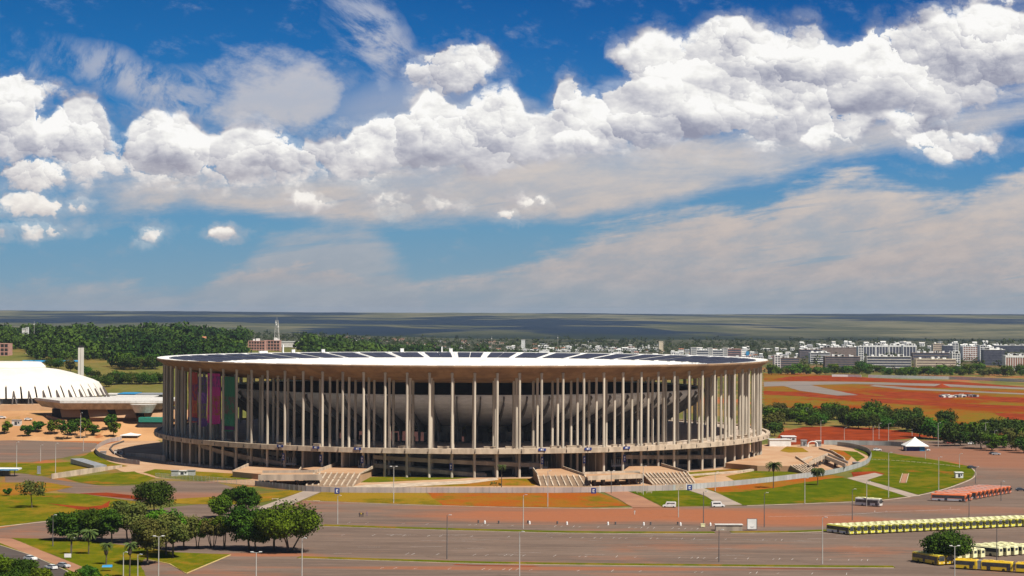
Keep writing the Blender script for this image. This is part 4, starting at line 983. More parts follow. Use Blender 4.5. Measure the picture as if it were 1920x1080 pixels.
def make_trunk(H, z0, W, rng, limbs=5, r=.28, multi=1, lean=0.0):
    m = MB()
    for k in range(multi):
        a = 2 * PI * k / multi + rng.random(); off = 0 if multi == 1 else .35
        b = Vector((math.cos(a) * off, math.sin(a) * off, -.2)); sp_ = .10 * W if multi == 1 else .18 * W
        t = Vector((math.cos(a) * sp_ * (.4 if multi == 1 else 1) + lean, math.sin(a) * sp_ * (.4 if multi == 1 else 1), z0 + (H - z0) * .12))
        rr = r / (multi ** .5); mid = b.lerp(t, .5) + Vector((rng.uniform(-.15, .15), rng.uniform(-.15, .15), 0))
        m.tube(b, mid, rr, rr * .8, 7); m.tube(mid, t, rr * .8, rr * .62, 7)
        for i in range(limbs):
            a2 = 2 * PI * i / limbs + rng.random(); L = W * rng.uniform(.22, .38)
            e = t + Vector((math.cos(a2) * L, math.sin(a2) * L, (H - z0) * rng.uniform(.25, .6))); q = t.lerp(e, .5) + Vector((0, 0, -.12 * L))
            m.tube(t - Vector((0, 0, .3)), q, rr * .5, rr * .36, 5); m.tube(q, e, rr * .36, rr * .12, 5)
            e2 = q + Vector((math.cos(a2 + .9) * L * .6, math.sin(a2 + .9) * L * .6, (H - z0) * .25)); m.tube(q, e2, rr * .28, rr * .1, 4)
    return m
def tree(loc, H, W, z0, style, nclump, nleaf, lsize, leaf, label, seed, limbs=5, tr=.28, multi=1, group=None, cat='tree', name='leafy_tree', lean=0.0):
    rng = np.random.default_rng(seed); o = empty(name, loc, rng.random() * 6, label=label, cat=cat, group=group)
    v, t = leaf_cloud(blobset(rng, W, H, z0, nclump, style), nleaf, lsize, rng)
    c = bpy.data.objects.new('crown', quads_mesh('crown', v, t, M[leaf])); COL.objects.link(c); c.parent = o
    make_trunk(H, z0, W, rng, limbs, tr, multi, lean).build('trunk', M['bark'], o); return o
def pxtree(bx, by, top, wpx, crown_bottom, style, leaf, label, seed, nleaf=3600, nclump=34, lsize=.62, multi=1, tr=.28, limbs=5, **k):
    if nleaf > 2000: nleaf = int(nleaf * 1.9); lsize *= .70
    p = at(bx, by); s = FPX / p.y; H = (by - top) / s; z0 = (by - crown_bottom) / s
    return tree(p, H, wpx / s, z0, style, nclump, nleaf, lsize, M_leaf(leaf), label, seed, limbs, tr, multi, **k)
def M_leaf(n): return n
pxtree(60, 953, 900, 60, 932, 'open', 'leaf_olive', 'lone open-crowned tree with bare forking limbs on the left lawn', 11, 1100, 20, .55, limbs=7, tr=.24, lean=-.8)
pxtree(289, 962, 906, 66, 948, 'round', 'leaf_dark', 'dense round dark tree standing alone beside the orange dirt, left', 12, 4200, 26)
pxtree(414, 972, 931, 38, 962, 'round', 'leaf', 'round tree at the left edge of the three behind the central tree clump', 13, 3000, 20)
pxtree(432, 962, 919, 36, 948, 'round', 'leaf_dark', 'middle one of the three round trees behind the central clump', 14, 3000, 20)
pxtree(462, 968, 914, 40, 952, 'round', 'leaf_dark', 'taller dark tree, right one of the three behind the central clump', 15, 3400, 22)
pxtree(543, 1037, 948, 124, 1008, 'spread', 'leaf', 'widest tree of the clump, at its right end over the asphalt', 16, 6400, 46, .68, multi=3, tr=.5, limbs=4)
pxtree(514, 1033, 952, 76, 1008, 'spread', 'leaf_dark', 'tall dark tree next to the widest tree of the clump', 17, 4600, 34, .66, tr=.4)
pxtree(468, 1032, 946, 86, 1012, 'spread', 'leaf_dark', 'tall dark tree with hanging boughs in the middle of the clump', 18, 5200, 38, .66, tr=.4)
pxtree(480, 1034, 955, 60, 1016, 'spread', 'leaf', 'slimmer tree with drooping light leaves behind the thin lamp post', 19, 3000, 26, .62, tr=.3)
pxtree(399, 1031, 976, 56, 1008, 'open', 'leaf_olive', 'tree with several thin pale stems left of the tall dark ones', 20, 2600, 26, .6, multi=4, tr=.34, limbs=3)
pxtree(420, 1030, 970, 50, 1002, 'open', 'leaf', 'slim-stemmed tree between the thin-stemmed one and the tall dark ones', 21, 2600, 26, .6, multi=2, tr=.3, limbs=3)
pxtree(370, 1030, 975, 48, 1008, 'spread', 'leaf', 'small bright green tree with forked stem at the grass corner', 22, 2600, 24, .58, multi=2, tr=.25, limbs=3)
pxtree(324, 1048, 962, 66, 1020, 'spread', 'leaf_olive', 'big olive tree in front of the left clump, above the curved driveway', 23, 4400, 34, .62, tr=.36)
pxtree(311, 1042, 952, 70, 1012, 'spread', 'leaf', 'tall green tree right behind the big olive tree', 24, 4400, 34, .62, tr=.34)
pxtree(276, 1062, 972, 78, 1034, 'spread', 'leaf_olive', 'brownish green tree nearest the tall white lamp post', 25, 4600, 36, .58, tr=.32)
pxtree(240, 1018, 940, 78, 1002, 'open', 'leaf_olive', 'tall speckled tree with pale blossom among the left clump', 26, 4200, 44, .6, tr=.34, limbs=7)
pxtree(210, 1020, 952, 50, 1000, 'spread', 'leaf_dark', 'dark tree between the broad dome and the speckled tree', 27, 3200, 28, .6, tr=.3)
pxtree(128, 1014, 961, 62, 1004, 'dome', 'leaf_dark', 'broad dark dome-shaped tree, leftmost of the left clump', 28, 4600, 32, .6, tr=.4)
pxtree(170, 1014, 960, 66, 1006, 'dome', 'leaf_dark', 'second dark dome of the left clump, behind the feathery palm', 29, 4600, 32, .6, tr=.4)
pxtree(345, 1034, 966, 60, 1014, 'spread', 'leaf_olive', 'yellowish green tree between the olive tree and the small bright one', 30, 3600, 30, .6, tr=.3)
pxtree(1778, 1056, 999, 78, 1040, 'dome', 'leaf_dark', 'dense round dark tree standing among the yellow buses', 31, 6000, 36, .6, tr=.36)
pxtree(13, 930, 914, 14, 928, 'round', 'leaf_dark', 'tiny conical tree on the dry lawn at the far left', 32, 500, 8, .45, tr=.12, limbs=2)
for (bx, by, tp, w, cb, lf, lab, sd) in ((6, 1112, 1044, 52, 1100, 'leaf', 'bushy tree filling the bottom left corner of the view', 41), (44, 1124, 1050, 50, 1104, 'leaf_dark', 'dark bushy tree right of the corner one beside the road', 42), (76, 1130, 1068, 36, 1108, 'leaf', 'low bushy tree at the road edge below the cars', 43),
    (134, 1116, 1074, 30, 1100, 'leaf', 'bright low tree at the bottom edge below the dirt path', 44), (164, 1108, 1062, 34, 1098, 'leaf_dark', 'round low tree left of the blue tarpaulin', 45), (190, 1120, 1074, 36, 1108, 'leaf', 'low tree at the bottom edge in front of the blue tarpaulin', 46), (20, 1150, 1072, 70, 1136, 'leaf_dark', 'lowest tree at the very bottom left edge', 47)):
    pxtree(bx, by, tp, w, cb, 'dome', lf, lab, sd, 4600, 34, .46, tr=.25)
# small garden trees in a loose row on the orange ground
for i, (bx, by, tp, w, cb, lab) in enumerate(((12, 816, 792, 20, 811, 'small dark tree beside the grey cabin on the orange ground, leftmost of the row'), (50, 821, 799, 26, 814, 'small spreading tree, second from the left on the orange ground'), (71, 812, 791, 22, 806, 'small round tree a little behind, third from the left in the row'),
    (103, 816, 789, 30, 811, 'wider small tree, fourth from the left in the row'), (126, 825, 786, 32, 812, 'tallest small tree of the row, in front of the long pavilion'), (140, 818, 784, 26, 808, 'small tree close behind the tallest one of the row'), (160, 823, 782, 26, 812, 'small tree behind the tall thin lamp post of the row'),
    (177, 818, 796, 24, 811, 'low airy tree between the lamp post tree and the last one'), (207, 808, 775, 24, 802, 'upper dark tree at the right end of the row'), (213, 822, 790, 24, 815, 'lower dark tree at the right end of the row, above the white canopy'))):
    pxtree(bx, by, tp, w, cb, 'spread', 'leaf_dark' if i % 3 else 'leaf', lab, 60 + i, 900, 16, .75, tr=.16, limbs=4, name='small_tree')
# palms
def palm(loc, H, L, label, seed, n=26, droop=1.0, skirt=False, name='palm_tree'):
    rng = np.random.default_rng(seed); o = empty(name, loc, 0, label=label, cat='palm tree', group='palm trees')
    m = MB(); 
    for i in range(5): m.tube((.03 * i, 0, -.1 + (H + .1) * i / 5), (.03 * (i + 1), 0, -.1 + (H + .1) * (i + 1) / 5), .21 - .02 * i, .19 - .02 * i, 7)
    m.build('trunk', M['bark'], o); vs = []; tn = []
    for k in range(n):
        a = 2 * PI * k / n + rng.random() * .3; up = rng.uniform(-.5, 1.1); prev = Vector((.15, 0, H)); dirv = Vector((math.cos(a), math.sin(a), up)).normalized()
        tone = rng.random() * .7 + .15
        for j in range(6):
            nx = prev + dirv * (L / 6); side = Vector((-math.sin(a), math.cos(a), 0)) * (.28 * L / 2.6) * (1 - .12 * j); dn = Vector((0, 0, -.18 * L / 2.6))
            for sg in (1, -1):
                vs += [prev, nx, nx + side * sg * .9 + dn, prev + side * sg + dn]; tn.append(tone + rng.uniform(-.12, .12))
            prev = nx; dirv = (dirv + Vector((0, 0, -.26 * droop))).normalized()
    me = quads_mesh('crown', np.array([tuple(p) for p in vs]), np.clip(np.array(tn), 0, 1), M['palm']); c = bpy.data.objects.new('crown', me); COL.objects.link(c); c.parent = o
    if skirt: MB().lathe([(.25, H - .2), (.7, H - 1.4), (.5, H - 2.6), (.22, H - 3.0)], 9, closed=True).build('dead_fronds', M['bark'], o)
    return o
for bx, by, tp, L, lab, sd, sk in ((1450, 917, 866, 3.9, 'tall palm on the right forecourt strip, left of the bushy palm', 1, True), (1533, 911, 876, 3.8, 'bushy short-stemmed palm beside the sheet fence on the right', 2, False), (940, 923, 872, 2.2, 'slender palm in front of the fence below the stadium centre', 3, False),
    (166, 1042, 994, 3.0, 'feathery palm with a brown skirt in the left clump', 4, True), (199, 1060, 1018, 2.2, 'thin palm with brown hanging fronds above the blue tarpaulin', 5, True), (243, 1086, 1018, 2.2, 'bright green palm left of the tall white lamp post', 6, True), (134, 1040, 1000, 2.0, 'short palm at the left end of the tree island', 7, False)):
    p = at(bx, by); s = FPX / p.y; H = (by - tp) / s - L * .35; palm(p, H, L, lab, sd, skirt=sk, n=90 if sd == 2 else 44, droop=1.5 if sd == 2 else 1.0)
pxtree(929, 922, 904, 22, 912, 'open', 'leaf_olive', 'small leafless reddish shrub beside the slender palm', 90, 120, 8, .4, tr=.08, limbs=6, multi=2, name='bare_shrub', cat='shrub')
# woods: four modelled trees, copied; countable rows first
protos = []
for i in range(6):
    rng = np.random.default_rng(500 + i); W = 13.0; H = 11.5
    v, t = leaf_cloud(blobset(rng, W, H, 2.2, 22, ['dome', 'round', 'spread'][i % 3]), 1500, .85, rng)
    me = quads_mesh('crown', v, t, M[['leaf_wood', 'leaf_dark', 'leaf'][i % 3] if i < 5 else 'leaf_olive'])
    tm = make_trunk(H, 2.4, W, rng, 4, .34); to = tm.build('trunk', M['bark']); tme = to.data; bpy.data.objects.remove(to)
    protos.append((me, tme))
def wood_tree(p, s, label, group, sz=1.0, i=None):
    me, tme = protos[random.randrange(6) if i is None else i]
    o = empty('park_tree', p, random.random() * 6.28, label=label, cat='tree', group=group); o.scale = (s, s, s * sz)
    for nm, mm in (('crown', me), ('trunk', tme)):
        c = bpy.data.objects.new(nm, mm); COL.objects.link(c); c.parent = o
    return o
def proj(p):
    v = CR.transposed() @ (Vector(p) - Vector((0, 0, CAM_H))); return 960 - v.x / v.z * FPX, 540 + v.y / v.z * FPX
def nth(n):
    tens = ['', '', 'twenty', 'thirty', 'forty', 'fifty', 'sixty', 'seventy', 'eighty', 'ninety']
    if n <= 20: return ORD[n]
    if n >= 100: return 'hundredth' if n == 100 else 'hundred and ' + nth(n - 100)
    t, u = divmod(n, 10); return tens[t][:-1] + 'ieth' if u == 0 else tens[t] + '-' + ORD[u]
def rowtrees(spots, label, group, h0, h1, pool=None):
    for i, (x, y) in enumerate(sorted(spots)): wood_tree(at(x, y), random.uniform(h0, h1) / 11.5, label % nth(i + 1), group, random.uniform(.75, 1.15), i=pool and random.choice(pool))
R_ = random.Random(3)
sp1 = []
for i in range(64):
    x = 1436 + 520 * (i + R_.random()) / 64; t = (x - 1436) / 484
    base = [800, 803, 806, 812, 824, 838, 830][min(6, int(t * 7))] if t < 1 else 832
    sp1.append((x, base - R_.random() * 20 - (4 if i % 3 == 0 else 0)))
sp1 += [(1960 + 14 * i, 838 - R_.random() * 16) for i in range(12)]
sp1 += [(1446, 812), (1452, 818), (1500, 790), (1535, 796), (1590, 800), (1610, 804), (1630, 806), (1652, 803), (1700, 808), (1720, 812), (1775, 832), (1800, 836), (1840, 842), (1860, 846), (1880, 840), (1905, 846), (1920, 850), (1936, 840)]
rowtrees(sp1, 'dark green tree of the belt behind the red earthworks, %s from the left', 'trees of the belt behind the red earthworks', 8, 12.5)
wood_tree(at(1753, 824), 1.0, 'single round tree on the dry lot beside the tree belt, left of a lamp post', None, i=1)
sp2 = [(1440 + 500 * (i + R_.random()) / 58, 703.5 + (3 if i > 24 else 0) - R_.random() * 4) for i in range(58)]
rowtrees(sp2, 'far tree between the white circuit wall and the apartments, %s from the left', 'trees behind the white circuit wall', 7, 14, [2, 2, 4, 5])
sp3 = [(218 + 90 * (i + R_.random()) / 16, 722 - R_.random() * 3) for i in range(16)]
rowtrees(sp3, 'tree in the straight dark row left of the stadium roof, %s from the left', 'trees in the straight row left of the stadium', 7, 9)
sp4 = [(x, y) for x, y in ((160, 728), (172, 726), (186, 727), (200, 726), (212, 722), (150, 700), (163, 706), (176, 712), (96, 690), (110, 692), (60, 694), (132, 697))]
rowtrees(sp4, 'tree on the slope behind the arena dome and chimney, %s from the left', 'trees behind the arena', 7, 11)
# the nearest rows of the large wood, one by one; what lies beyond is one mass
def in_clear(px, py):
    return (py > 676 and px < 152) or (150 < px < 225 and py > 676) or (px < 60 and py > 655) or (212 < px < 320 and py > 694) or (150 < px < 160 and py > 650) or (452 < px < 575 and py > 641) or (188 < px < 240 and 655 < py < 668) or (0 < px < 90 and 636 < py < 646) or (360 < px < 430 and 650 < py < 660) or (600 < px < 690 and 648 < py < 655)
near = []; far = []
rr = random.Random(8); y = 1480.0
while y < 3100:
    w = 11 + (y - 1400) * .002; x = -.29 * y
    while x < .02 * y:
        X_, Y_ = x + rr.uniform(-4, 4), y + rr.uniform(-5, 5); px, py = proj((X_, Y_, hgt(X_, Y_)))
        gap = math.sin(X_ / 61 + 2 * math.sin(Y_ / 90)) * math.sin(Y_ / 77 + 1.1)
        if -40 < px < 985 and not in_clear(px, py) and gap < .50 and not (300 < px < 1000 and py > 680):
            (near if len(near) < 150 and Y_ < 1800 and not (300 < px) else far).append((X_, Y_))
        x += w
    y += w * .9
for i, (X_, Y_) in enumerate(sorted(near, key=lambda q: q[0] / q[1])): wood_tree(Vector((X_, Y_, hgt(X_, Y_))), rr.uniform(.75, 1.25), 'front tree of the hillside wood behind the arena, %s from the left' % nth(i + 1), 'nearest trees of the hillside wood', rr.uniform(.85, 1.1))
def mass(name, spots, label, n, size, H0, H1):
    vs = []; ts = []; rng = np.random.default_rng(77); bases = []
    for i in range(10):
        bases.append([leaf_cloud(blobset(rng, 13, 11, .6, 9, ['dome', 'round', 'spread'][i % 3]), n, size, rng) for _ in (0,)][0])
    for (x, y) in spots:
        v, t = bases[rng.integers(10)]; s = rng.uniform(H0, H1) * rng.choice([.6, .8, 1, 1, 1.25, 1.5]) / 11; a = rng.random() * 6.28; ca, sa = math.cos(a), math.sin(a)
        w = v * s; w = np.stack([w[:, 0] * ca - w[:, 1] * sa + x, w[:, 0] * sa + w[:, 1] * ca + y, w[:, 2] * rng.uniform(.8, 1.15) + hgt(x, y)], 1)
        vs.append(w); ts.append(np.clip(t * .55 + rng.random() * .45 - .1 + .28 * math.sin(x / 47 + 1.7 * math.sin(y / 83)), 0, 1))
    me = quads_mesh(name, np.concatenate(vs), np.concatenate(ts), M['leaf_wood']); o = bpy.data.objects.new(name, me); COL.objects.link(o)
    return tag(o, label, 'wood', kind='stuff')
mass('woodland', far, 'dark green wood covering the hillside behind the arena and the stadium', 210, 1.55, 7, 15)
sc = []
for i in range(1300):
    px = R_.uniform(640, 1960); py = R_.uniform(650, 700) if px > 1430 else R_.uniform(645, 664)
    if px > 1430 and py > 690 and R_.random() < .3: continue
    p = at(px, py, z=0); sc.append((p.x, p.y))
mass('town_trees', sc, 'scattered green trees between the far houses and apartment blocks', 34, 1.9, 4, 8.5)
sk = []
for i in range(1500):
    px = R_.uniform(-20, 1950); py = R_.uniform(636, 653); p = at(px, py, z=0); sk.append((p.x, min(p.y, 5500)))
mass('valley_trees', sk, 'thin line of dark trees along the edge of the far valley', 24, 3.0, 4, 9)

# ------------------------------------------------------------------ arena with white dome, chimney and pavilion
def hz_(p): return hgt(p.x, p.y)
gd = 1300.0; gx = (5 - 960) / FPX * gd; GZ = 14.0
ar = empty('arena', (gx, gd, 0), label='round white sports arena with ribbed skirt and flat-topped dome at the left edge', cat='arena')
M['dome_white'] = simple('dome_white', (.72, .67, .60), (.64, .60, .54), .1, .6)
MB().lathe([(0.01, 39.4), (24.5, 39.0), (27.6, 36.2), (27.6, 34.8), (0.01, 34.8)], 64).build('dome_cap', M['dome_white'], ar)
MB().lathe([(27.6, 35.2), (36, 34.1), (44, 32.2), (52, 29.7), (58, 27.6), (61.4, 25.9), (61.4, 25.0), (52, 28.2), (27.6, 33.8)], 88).build('dome_roof', M['dome_white'], ar)
for k in range(44):
    a0 = 2 * PI * (k + .06) / 44; a1 = 2 * PI * (k + .94) / 44; m = MB()
    m.lathe([(61.3, 26.1), (63.2, 23.4), (65.0, 20.5), (66.3, 18.1), (65.6, 18.1), (64.3, 20.5), (60.9, 25.2)], 3, a0=a0, a1=a1); m.build('skirt_panel', M['dome_white'], ar)
MB().lathe([(59.8, 25.4), (59.8, GZ - .5), (59.0, GZ - .5), (59.0, 25.4)], 88).build('glazed_wall', M['dark_glass'], ar)
for k in range(44):
    a = 2 * PI * (k + .5) / 44; t0, e0 = pol(64.3, a, 22.8), None; m = MB()
    for s_ in (-.022, .022): m.tube(t0, pol(69.6, a + s_, GZ - .6), .35, .45, 5)
    m.build('rib', M['concrete_dark'], ar)
MB().lathe([(75, GZ + .6), (75, GZ - 4), (58, GZ - 4), (58, GZ + .6)], 64).build('podium', M['plaza'], ar)
p = at(151.5, 712); H = (712 - 652) * p.y / FPX
ch = empty('chimney', p, 0, label='slim white concrete chimney tower behind the arena dome', cat='chimney')
w = 9 * p.y / FPX / 2
MB().box(-w, -.25, -w, w, -4, H).box(.25, w, -w, w, -4, H).box(-.25, .25, -w + .4, w - .4, -4, H - .3).build('shaft', M['dome_white'], ch); MB().box(-w * .8, w * .8, -w * .8, w * .8, H, H + 1.6).build('cap', M['dark'], ch)
# pavilion: long flat roof on a sloping concrete beam
def pave(px0, px1, d0, d1): return
d = 1172.0; A = atd(57, 761, 1190); Bp = atd(112, 766, 1160); C_ = atd(318, 757, 1176); D_ = atd(318, 751, 1215); E_ = atd(200, 755, 1212)
c0 = Vector(((A.x + C_.x) / 2, 1180, 0)); ZR = 20.4
pv = empty('pavilion', c0, 0, label='long low concrete pavilion with a flat pale roof beside the arena', cat='pavilion')
roof = [Vector((A.x, 1200, ZR)), Vector((Bp.x, 1160, ZR)), Vector((C_.x, 1166, ZR)), Vector((C_.x, 1215, ZR)), Vector((E_.x, 1215, ZR))]
def prism(m, pts, z0, z1, ins=0.0, mi=0, c=Vector((0, 0, 0))):
    cc = sum(pts, Vector()) / len(pts); n = len(pts)
    lo = [(q.x + (cc.x - q.x) * ins - c.x, q.y + (cc.y - q.y) * ins - c.y, z0) for q in pts]; hi = [(q.x - c.x, q.y - c.y, z1) for q in pts]
    m.add(lo + hi, [tuple(range(n)), tuple(range(2 * n - 1, n - 1, -1))] + [(i, (i + 1) % n, n + (i + 1) % n, n + i) for i in range(n)], mi); return m
prism(MB(), roof, ZR - 1.4, ZR, 0, c=c0).build('roof', M['white_dirty'], pv)
prism(MB(), roof, ZR - 5.2, ZR - 1.42, .10, c=c0).build('sloping_beam', M['concrete_pale'], pv)
for i in range(5):
    x = A.x + 24 + i * 16.0; MB().hexa([(x - c0.x, -14, 10.5), (x + 11 - c0.x, -14, 10.5), (x + 11 - c0.x, -9, 10.5), (x - c0.x, -9, 10.5), (x - 2 - c0.x, -10, 15.0), (x + 9 - c0.x, -10, 15.0), (x + 9 - c0.x, -8, 15.0), (x - 2 - c0.x, -8, 15.0)]).build('sloping_panel', M['plaza'], pv)
prism(MB(), [Vector((A.x + 16, 1176, 0)), Vector((C_.x, 1172, 0)), Vector((C_.x, 1208, 0)), Vector((A.x + 20, 1204, 0))], 8, ZR - 5.2, 0, c=c0).build('dark_base', M['dark'], pv)
MB().cyl(C_.x - 13 - c0.x, -16, 13.6, 18.4, 5.0, 7.6, 20).build('white_bowl', M['white_dirty'], pv)
gk = Vector((C_.x - 7, 1158, hgt(C_.x - 7, 1158)))
g_ = empty('kiosk', gk, 0, label='green box kiosk under the right end of the long pavilion', cat='kiosk'); MB().box(-7, 7, -4, 4, 2.4, 5.0).build('green_box', M['teal'], g_); MB().box(-7.6, 7.6, -3.6, 3.6, -1, 2.4).build('dark_base', M['dark'], g_)
wall_run('garden_wall', [(168, 789), (232, 788), (268, 786)], 1.6, 1.2, M['plaza'], 'low orange wall on the bare ground below the long pavilion', hf=hgt)
wall_run('garden_wall', [(88, 783), (124, 792)], 1.2, 1.2, M['plaza'], 'low orange wall behind the small tree row, left of the pavilion', hf=hgt)
# sheds between dome and stadium
for (x0, x1, yt, yb, dd, rc, wc, lab) in ((196, 222, 735, 741, 20, 'white_dirty', 'teal', 'low shed with pale roof and green front right of the dome'), (222, 252, 734, 742, 24, 'blue_light', 'concrete_dark', 'low shed with bright blue roof right of the dome'),
    (210, 284, 740, 752, 24, 'white_dirty', 'concrete_dark', 'long dark shed with a pale roof right of the dome'), (256, 306, 735, 742, 26, 'metal', 'dark_glass', 'grey roofed shed nearest the stadium behind the dark shed'), (282, 306, 743, 752, 20, 'white_dirty', 'metal', 'small white-fronted shed at the stadium edge'), (193, 214, 740, 746, 14, 'white_dirty', 'concrete', 'small pale canopy against the arena skirt')):
    p = at(x0, yb + 4); q = at(x1, yb + 4); W_ = q.x - p.x; H = (yb - yt) * p.y / FPX; o = empty('shed', p, 0, label=lab, cat='shed', group='sheds right of the arena')
    MB().box(0, W_, 0, dd, -2, H - .5).build('walls', M[wc], o); MB().box(-.6, W_ + .6, -.8, dd + .8, H - .5, H).build('roof', M[rc], o)
for (x0, x1, y0, y1, dd, mt, lab) in ((42, 100, 676, 681, 14, 'blue_light', 'bright turquoise long roof behind the arena dome, left part'), (98, 147, 676, 680, 16, 'blue_light', 'turquoise long roof behind the dome, next to the white chimney')):
    p = at(x0, y1); q = at(x1, y1); H = (y1 - y0) * p.y / FPX; o = empty('sports_hall', p, 0, label=lab, cat='hall'); W_ = q.x - p.x
    MB().box(0, W_, 0, dd, -1, H * .45).build('walls', M['metal'], o); MB().hexa([(-1, -1, H * .45), (W_ + 1, -1, H * .45), (W_ + 1, dd + 1, H * .45), (-1, dd + 1, H * .45), (-1, dd * .45, H), (W_ + 1, dd * .45, H), (W_ + 1, dd * .55, H), (-1, dd * .55, H)]).build('roof', M[mt], o)

# ------------------------------------------------------------------ buildings far off
def on_plateau(px, d):      # the ground point at distance d in the direction of column px
    q = atd(px, 620, d); return Vector((q.x, d, hgt(q.x, d)))
def facade(name, x0, x1, yt, yb, floors, bays, wall, glass, label, cat='building', style='band', depth=16, group=None, roofbits=2, z=None, roof=None):
    p = at(x0, yb) if z is None else on_plateau(x0, z); s = FPX / p.y; yb = yb if z is None else proj(p)[1]; q = p + Vector(((x1 - x0) / s, 0, 0)); W_ = q.x - p.x; H = (yb - yt) / s
    o = empty(name, p, 0, label=label, cat=cat, group=group); rs = H * .06
    MB().box(0, W_, .35, depth, -3, H - .3).build('core', M[glass], o); m = MB(); fh = H / floors
    if style in ('band', 'grid'):
        for f in range(floors + 1): m.box(-.1, W_ + .1, 0, .34, f * fh - .45, f * fh + .45 if f < floors else H)
    if style in ('stripe', 'grid'):
        for b in range(bays + 1):
            x = W_ * b / bays; m.box(x - .4, x + .4, -.06, .34 if style == 'stripe' else .05, -1, H - .02)
        if style == 'stripe': m.box(-.1, W_ + .1, -.1, .34, H - 2.2, H + .02); m.box(-.1, W_ + .1, -.1, .34, -2, 2.0)
    m.box(-.5, -.12, -.1, depth, -3, H).box(W_ + .12, W_ + .5, -.1, depth, -3, H)
    m.build('facade_frame', M[wall], o); MB().box(-.6, W_ + .6, -.2, depth + .2, H - .3 + .31, H + .5).build('roof', M[roof or wall], o)
    rr_ = random.Random(int(x0 * 7 + yt))
    for i in range(roofbits * 3 if x0 > 1450 and roofbits > 1 else roofbits):
        a = rr_.uniform(.04, .86) * W_; w_ = rr_.uniform(1.6, 4.2); MB().box(a, min(W_, a + w_), 3, 9, H + .5, H + rr_.uniform(1.6, 3.6)).build('roof_box', M['white'], o)
    return o
M['brick'] = simple('red_brick', (.30, .14, .10), (.24, .11, .08), .5, .9); M['cream'] = simple('cream_render', (.72, .62, .46), (.62, .53, .40), .2, .8)
M['slate'] = simple('slate_glass', (.055, .06, .09), (.085, .09, .12), .3, .4); M['brown_wall'] = simple('brown_render', (.26, .20, .18), (.2, .16, .14), .2, .9)
APT = [
 (1453, 1463, 667, 692, 6, 2, 'white', 'slate', 'grid', 'narrow white and dark tower block at the left end of the apartment quarter', 1),
 (1463, 1498, 672, 692, 5, 6, 'brown_wall', 'slate', 'band', 'long dark low block just right of the narrow white tower', 2),
 (1520, 1556, 662, 682, 5, 5, 'white', 'slate', 'band', 'white banded block behind bright green trees', 3), (1548, 1612, 669, 693, 6, 8, 'brown_wall', 'slate', 'band', 'wide dark brown block with a few white boxes on its roof', 4),
 (1500, 1545, 656, 672, 4, 6, 'brown_wall', 'slate', 'band', 'dark low block behind the white banded one', 4), (1543, 1608, 652, 670, 5, 9, 'brown_wall', 'brown_wall', 'band', 'long brownish block at the back, left of the white stair tower', 5),
 (1610, 1619, 650, 680, 7, 2, 'white', 'slate', 'grid', 'bright white narrow stair tower between brown and dark blocks', 1),
 (1619, 1641, 648, 670, 6, 4, 'white', 'slate', 'stripe', 'dark block with white top, first of four alike at the back', 3), (1643, 1665, 648, 670, 6, 4, 'white', 'slate', 'stripe', 'dark block with white top, second of four alike at the back', 3),
 (1668, 1691, 648, 670, 6, 4, 'white', 'slate', 'stripe', 'dark block with white top, third of four alike at the back', 3), (1694, 1717, 648, 671, 6, 4, 'white', 'slate', 'stripe', 'dark block with white top, last of four alike at the back', 3),
 (1626, 1708, 669, 694, 5, 12, 'white_dirty', 'slate', 'band', 'wide grey block with thin white floor bands behind the tree strip', 5), (1712, 1798, 662, 676, 3, 10, 'brown_wall', 'slate', 'band', 'dark stepped block above the cream striped one', 4),
 (1719, 1792, 674, 694, 4, 9, 'cream', 'brown_wall', 'band', 'cream striped block with bright floor bands, brightest of the quarter', 2), (1786, 1800, 663, 690, 6, 3, 'white', 'slate', 'grid', 'white gridded block end right of the cream striped block', 2),
 (1750, 1770, 645, 662, 5, 3, 'cream', 'brown_wall', 'band', 'small cream tower at the back with a pinkish top', 1), (1770, 1786, 648, 665, 5, 3, 'slate', 'slate', 'band', 'dark blue block at the back right of the cream tower', 1), (1785, 1797, 644, 664, 6, 2, 'white', 'slate', 'grid', 'narrow white tower at the back right of the dark blue block', 1),
 (1806, 1838, 650, 676, 7, 7, 'white', 'brick', 'grid', 'white framed block with a reddish middle', 3), (1838, 1848, 648, 678, 8, 2, 'white', 'slate', 'grid', 'tall narrow white block joined to the reddish middle one', 1),
 (1845, 1884, 656, 685, 6, 6, 'slate', 'slate', 'band', 'big dark block with faint floor bands near the right edge', 4), (1886, 1930, 667, 694, 6, 10, 'white', 'brick', 'stripe', 'brick block with white vertical stripes at the right edge', 5),
 (1868, 1930, 648, 660, 4, 9, 'slate', 'slate', 'band', 'dark back block with white roof boxes above the brick one', 8), (1296, 1306, 652, 672, 5, 1, 'white_dirty', 'metal', 'grid', 'grey stair tower above the stadium roof, left of three', 0),
 (1306, 1328, 657, 672, 4, 5, 'white', 'slate', 'band', 'white banded block between the left two grey stair towers', 3), (1328, 1336, 653, 672, 5, 1, 'white_dirty', 'metal', 'grid', 'grey stair tower above the stadium roof, middle of three', 0), (1336, 1356, 657, 672, 4, 5, 'white', 'slate', 'band', 'white banded block between the middle and right grey stair towers', 3),
 (1356, 1364, 653, 672, 5, 1, 'white_dirty', 'metal', 'grid', 'grey stair tower above the stadium roof, right of three', 0), (1364, 1390, 655, 672, 4, 5, 'pink_wall', 'slate', 'band', 'block with pinkish top left of the blue-sided building', 3), (1390, 1400, 656, 672, 4, 1, 'white', 'white', 'grid', 'white building end with a bright blue side panel', 0),
 (1236, 1243, 641, 662, 6, 1, 'cream', 'cream', 'grid', 'lone beige water tower above the low white houses', 0), (978, 984, 638, 656, 5, 1, 'white', 'white', 'grid', 'slim white tower standing over the far sheds', 0)]
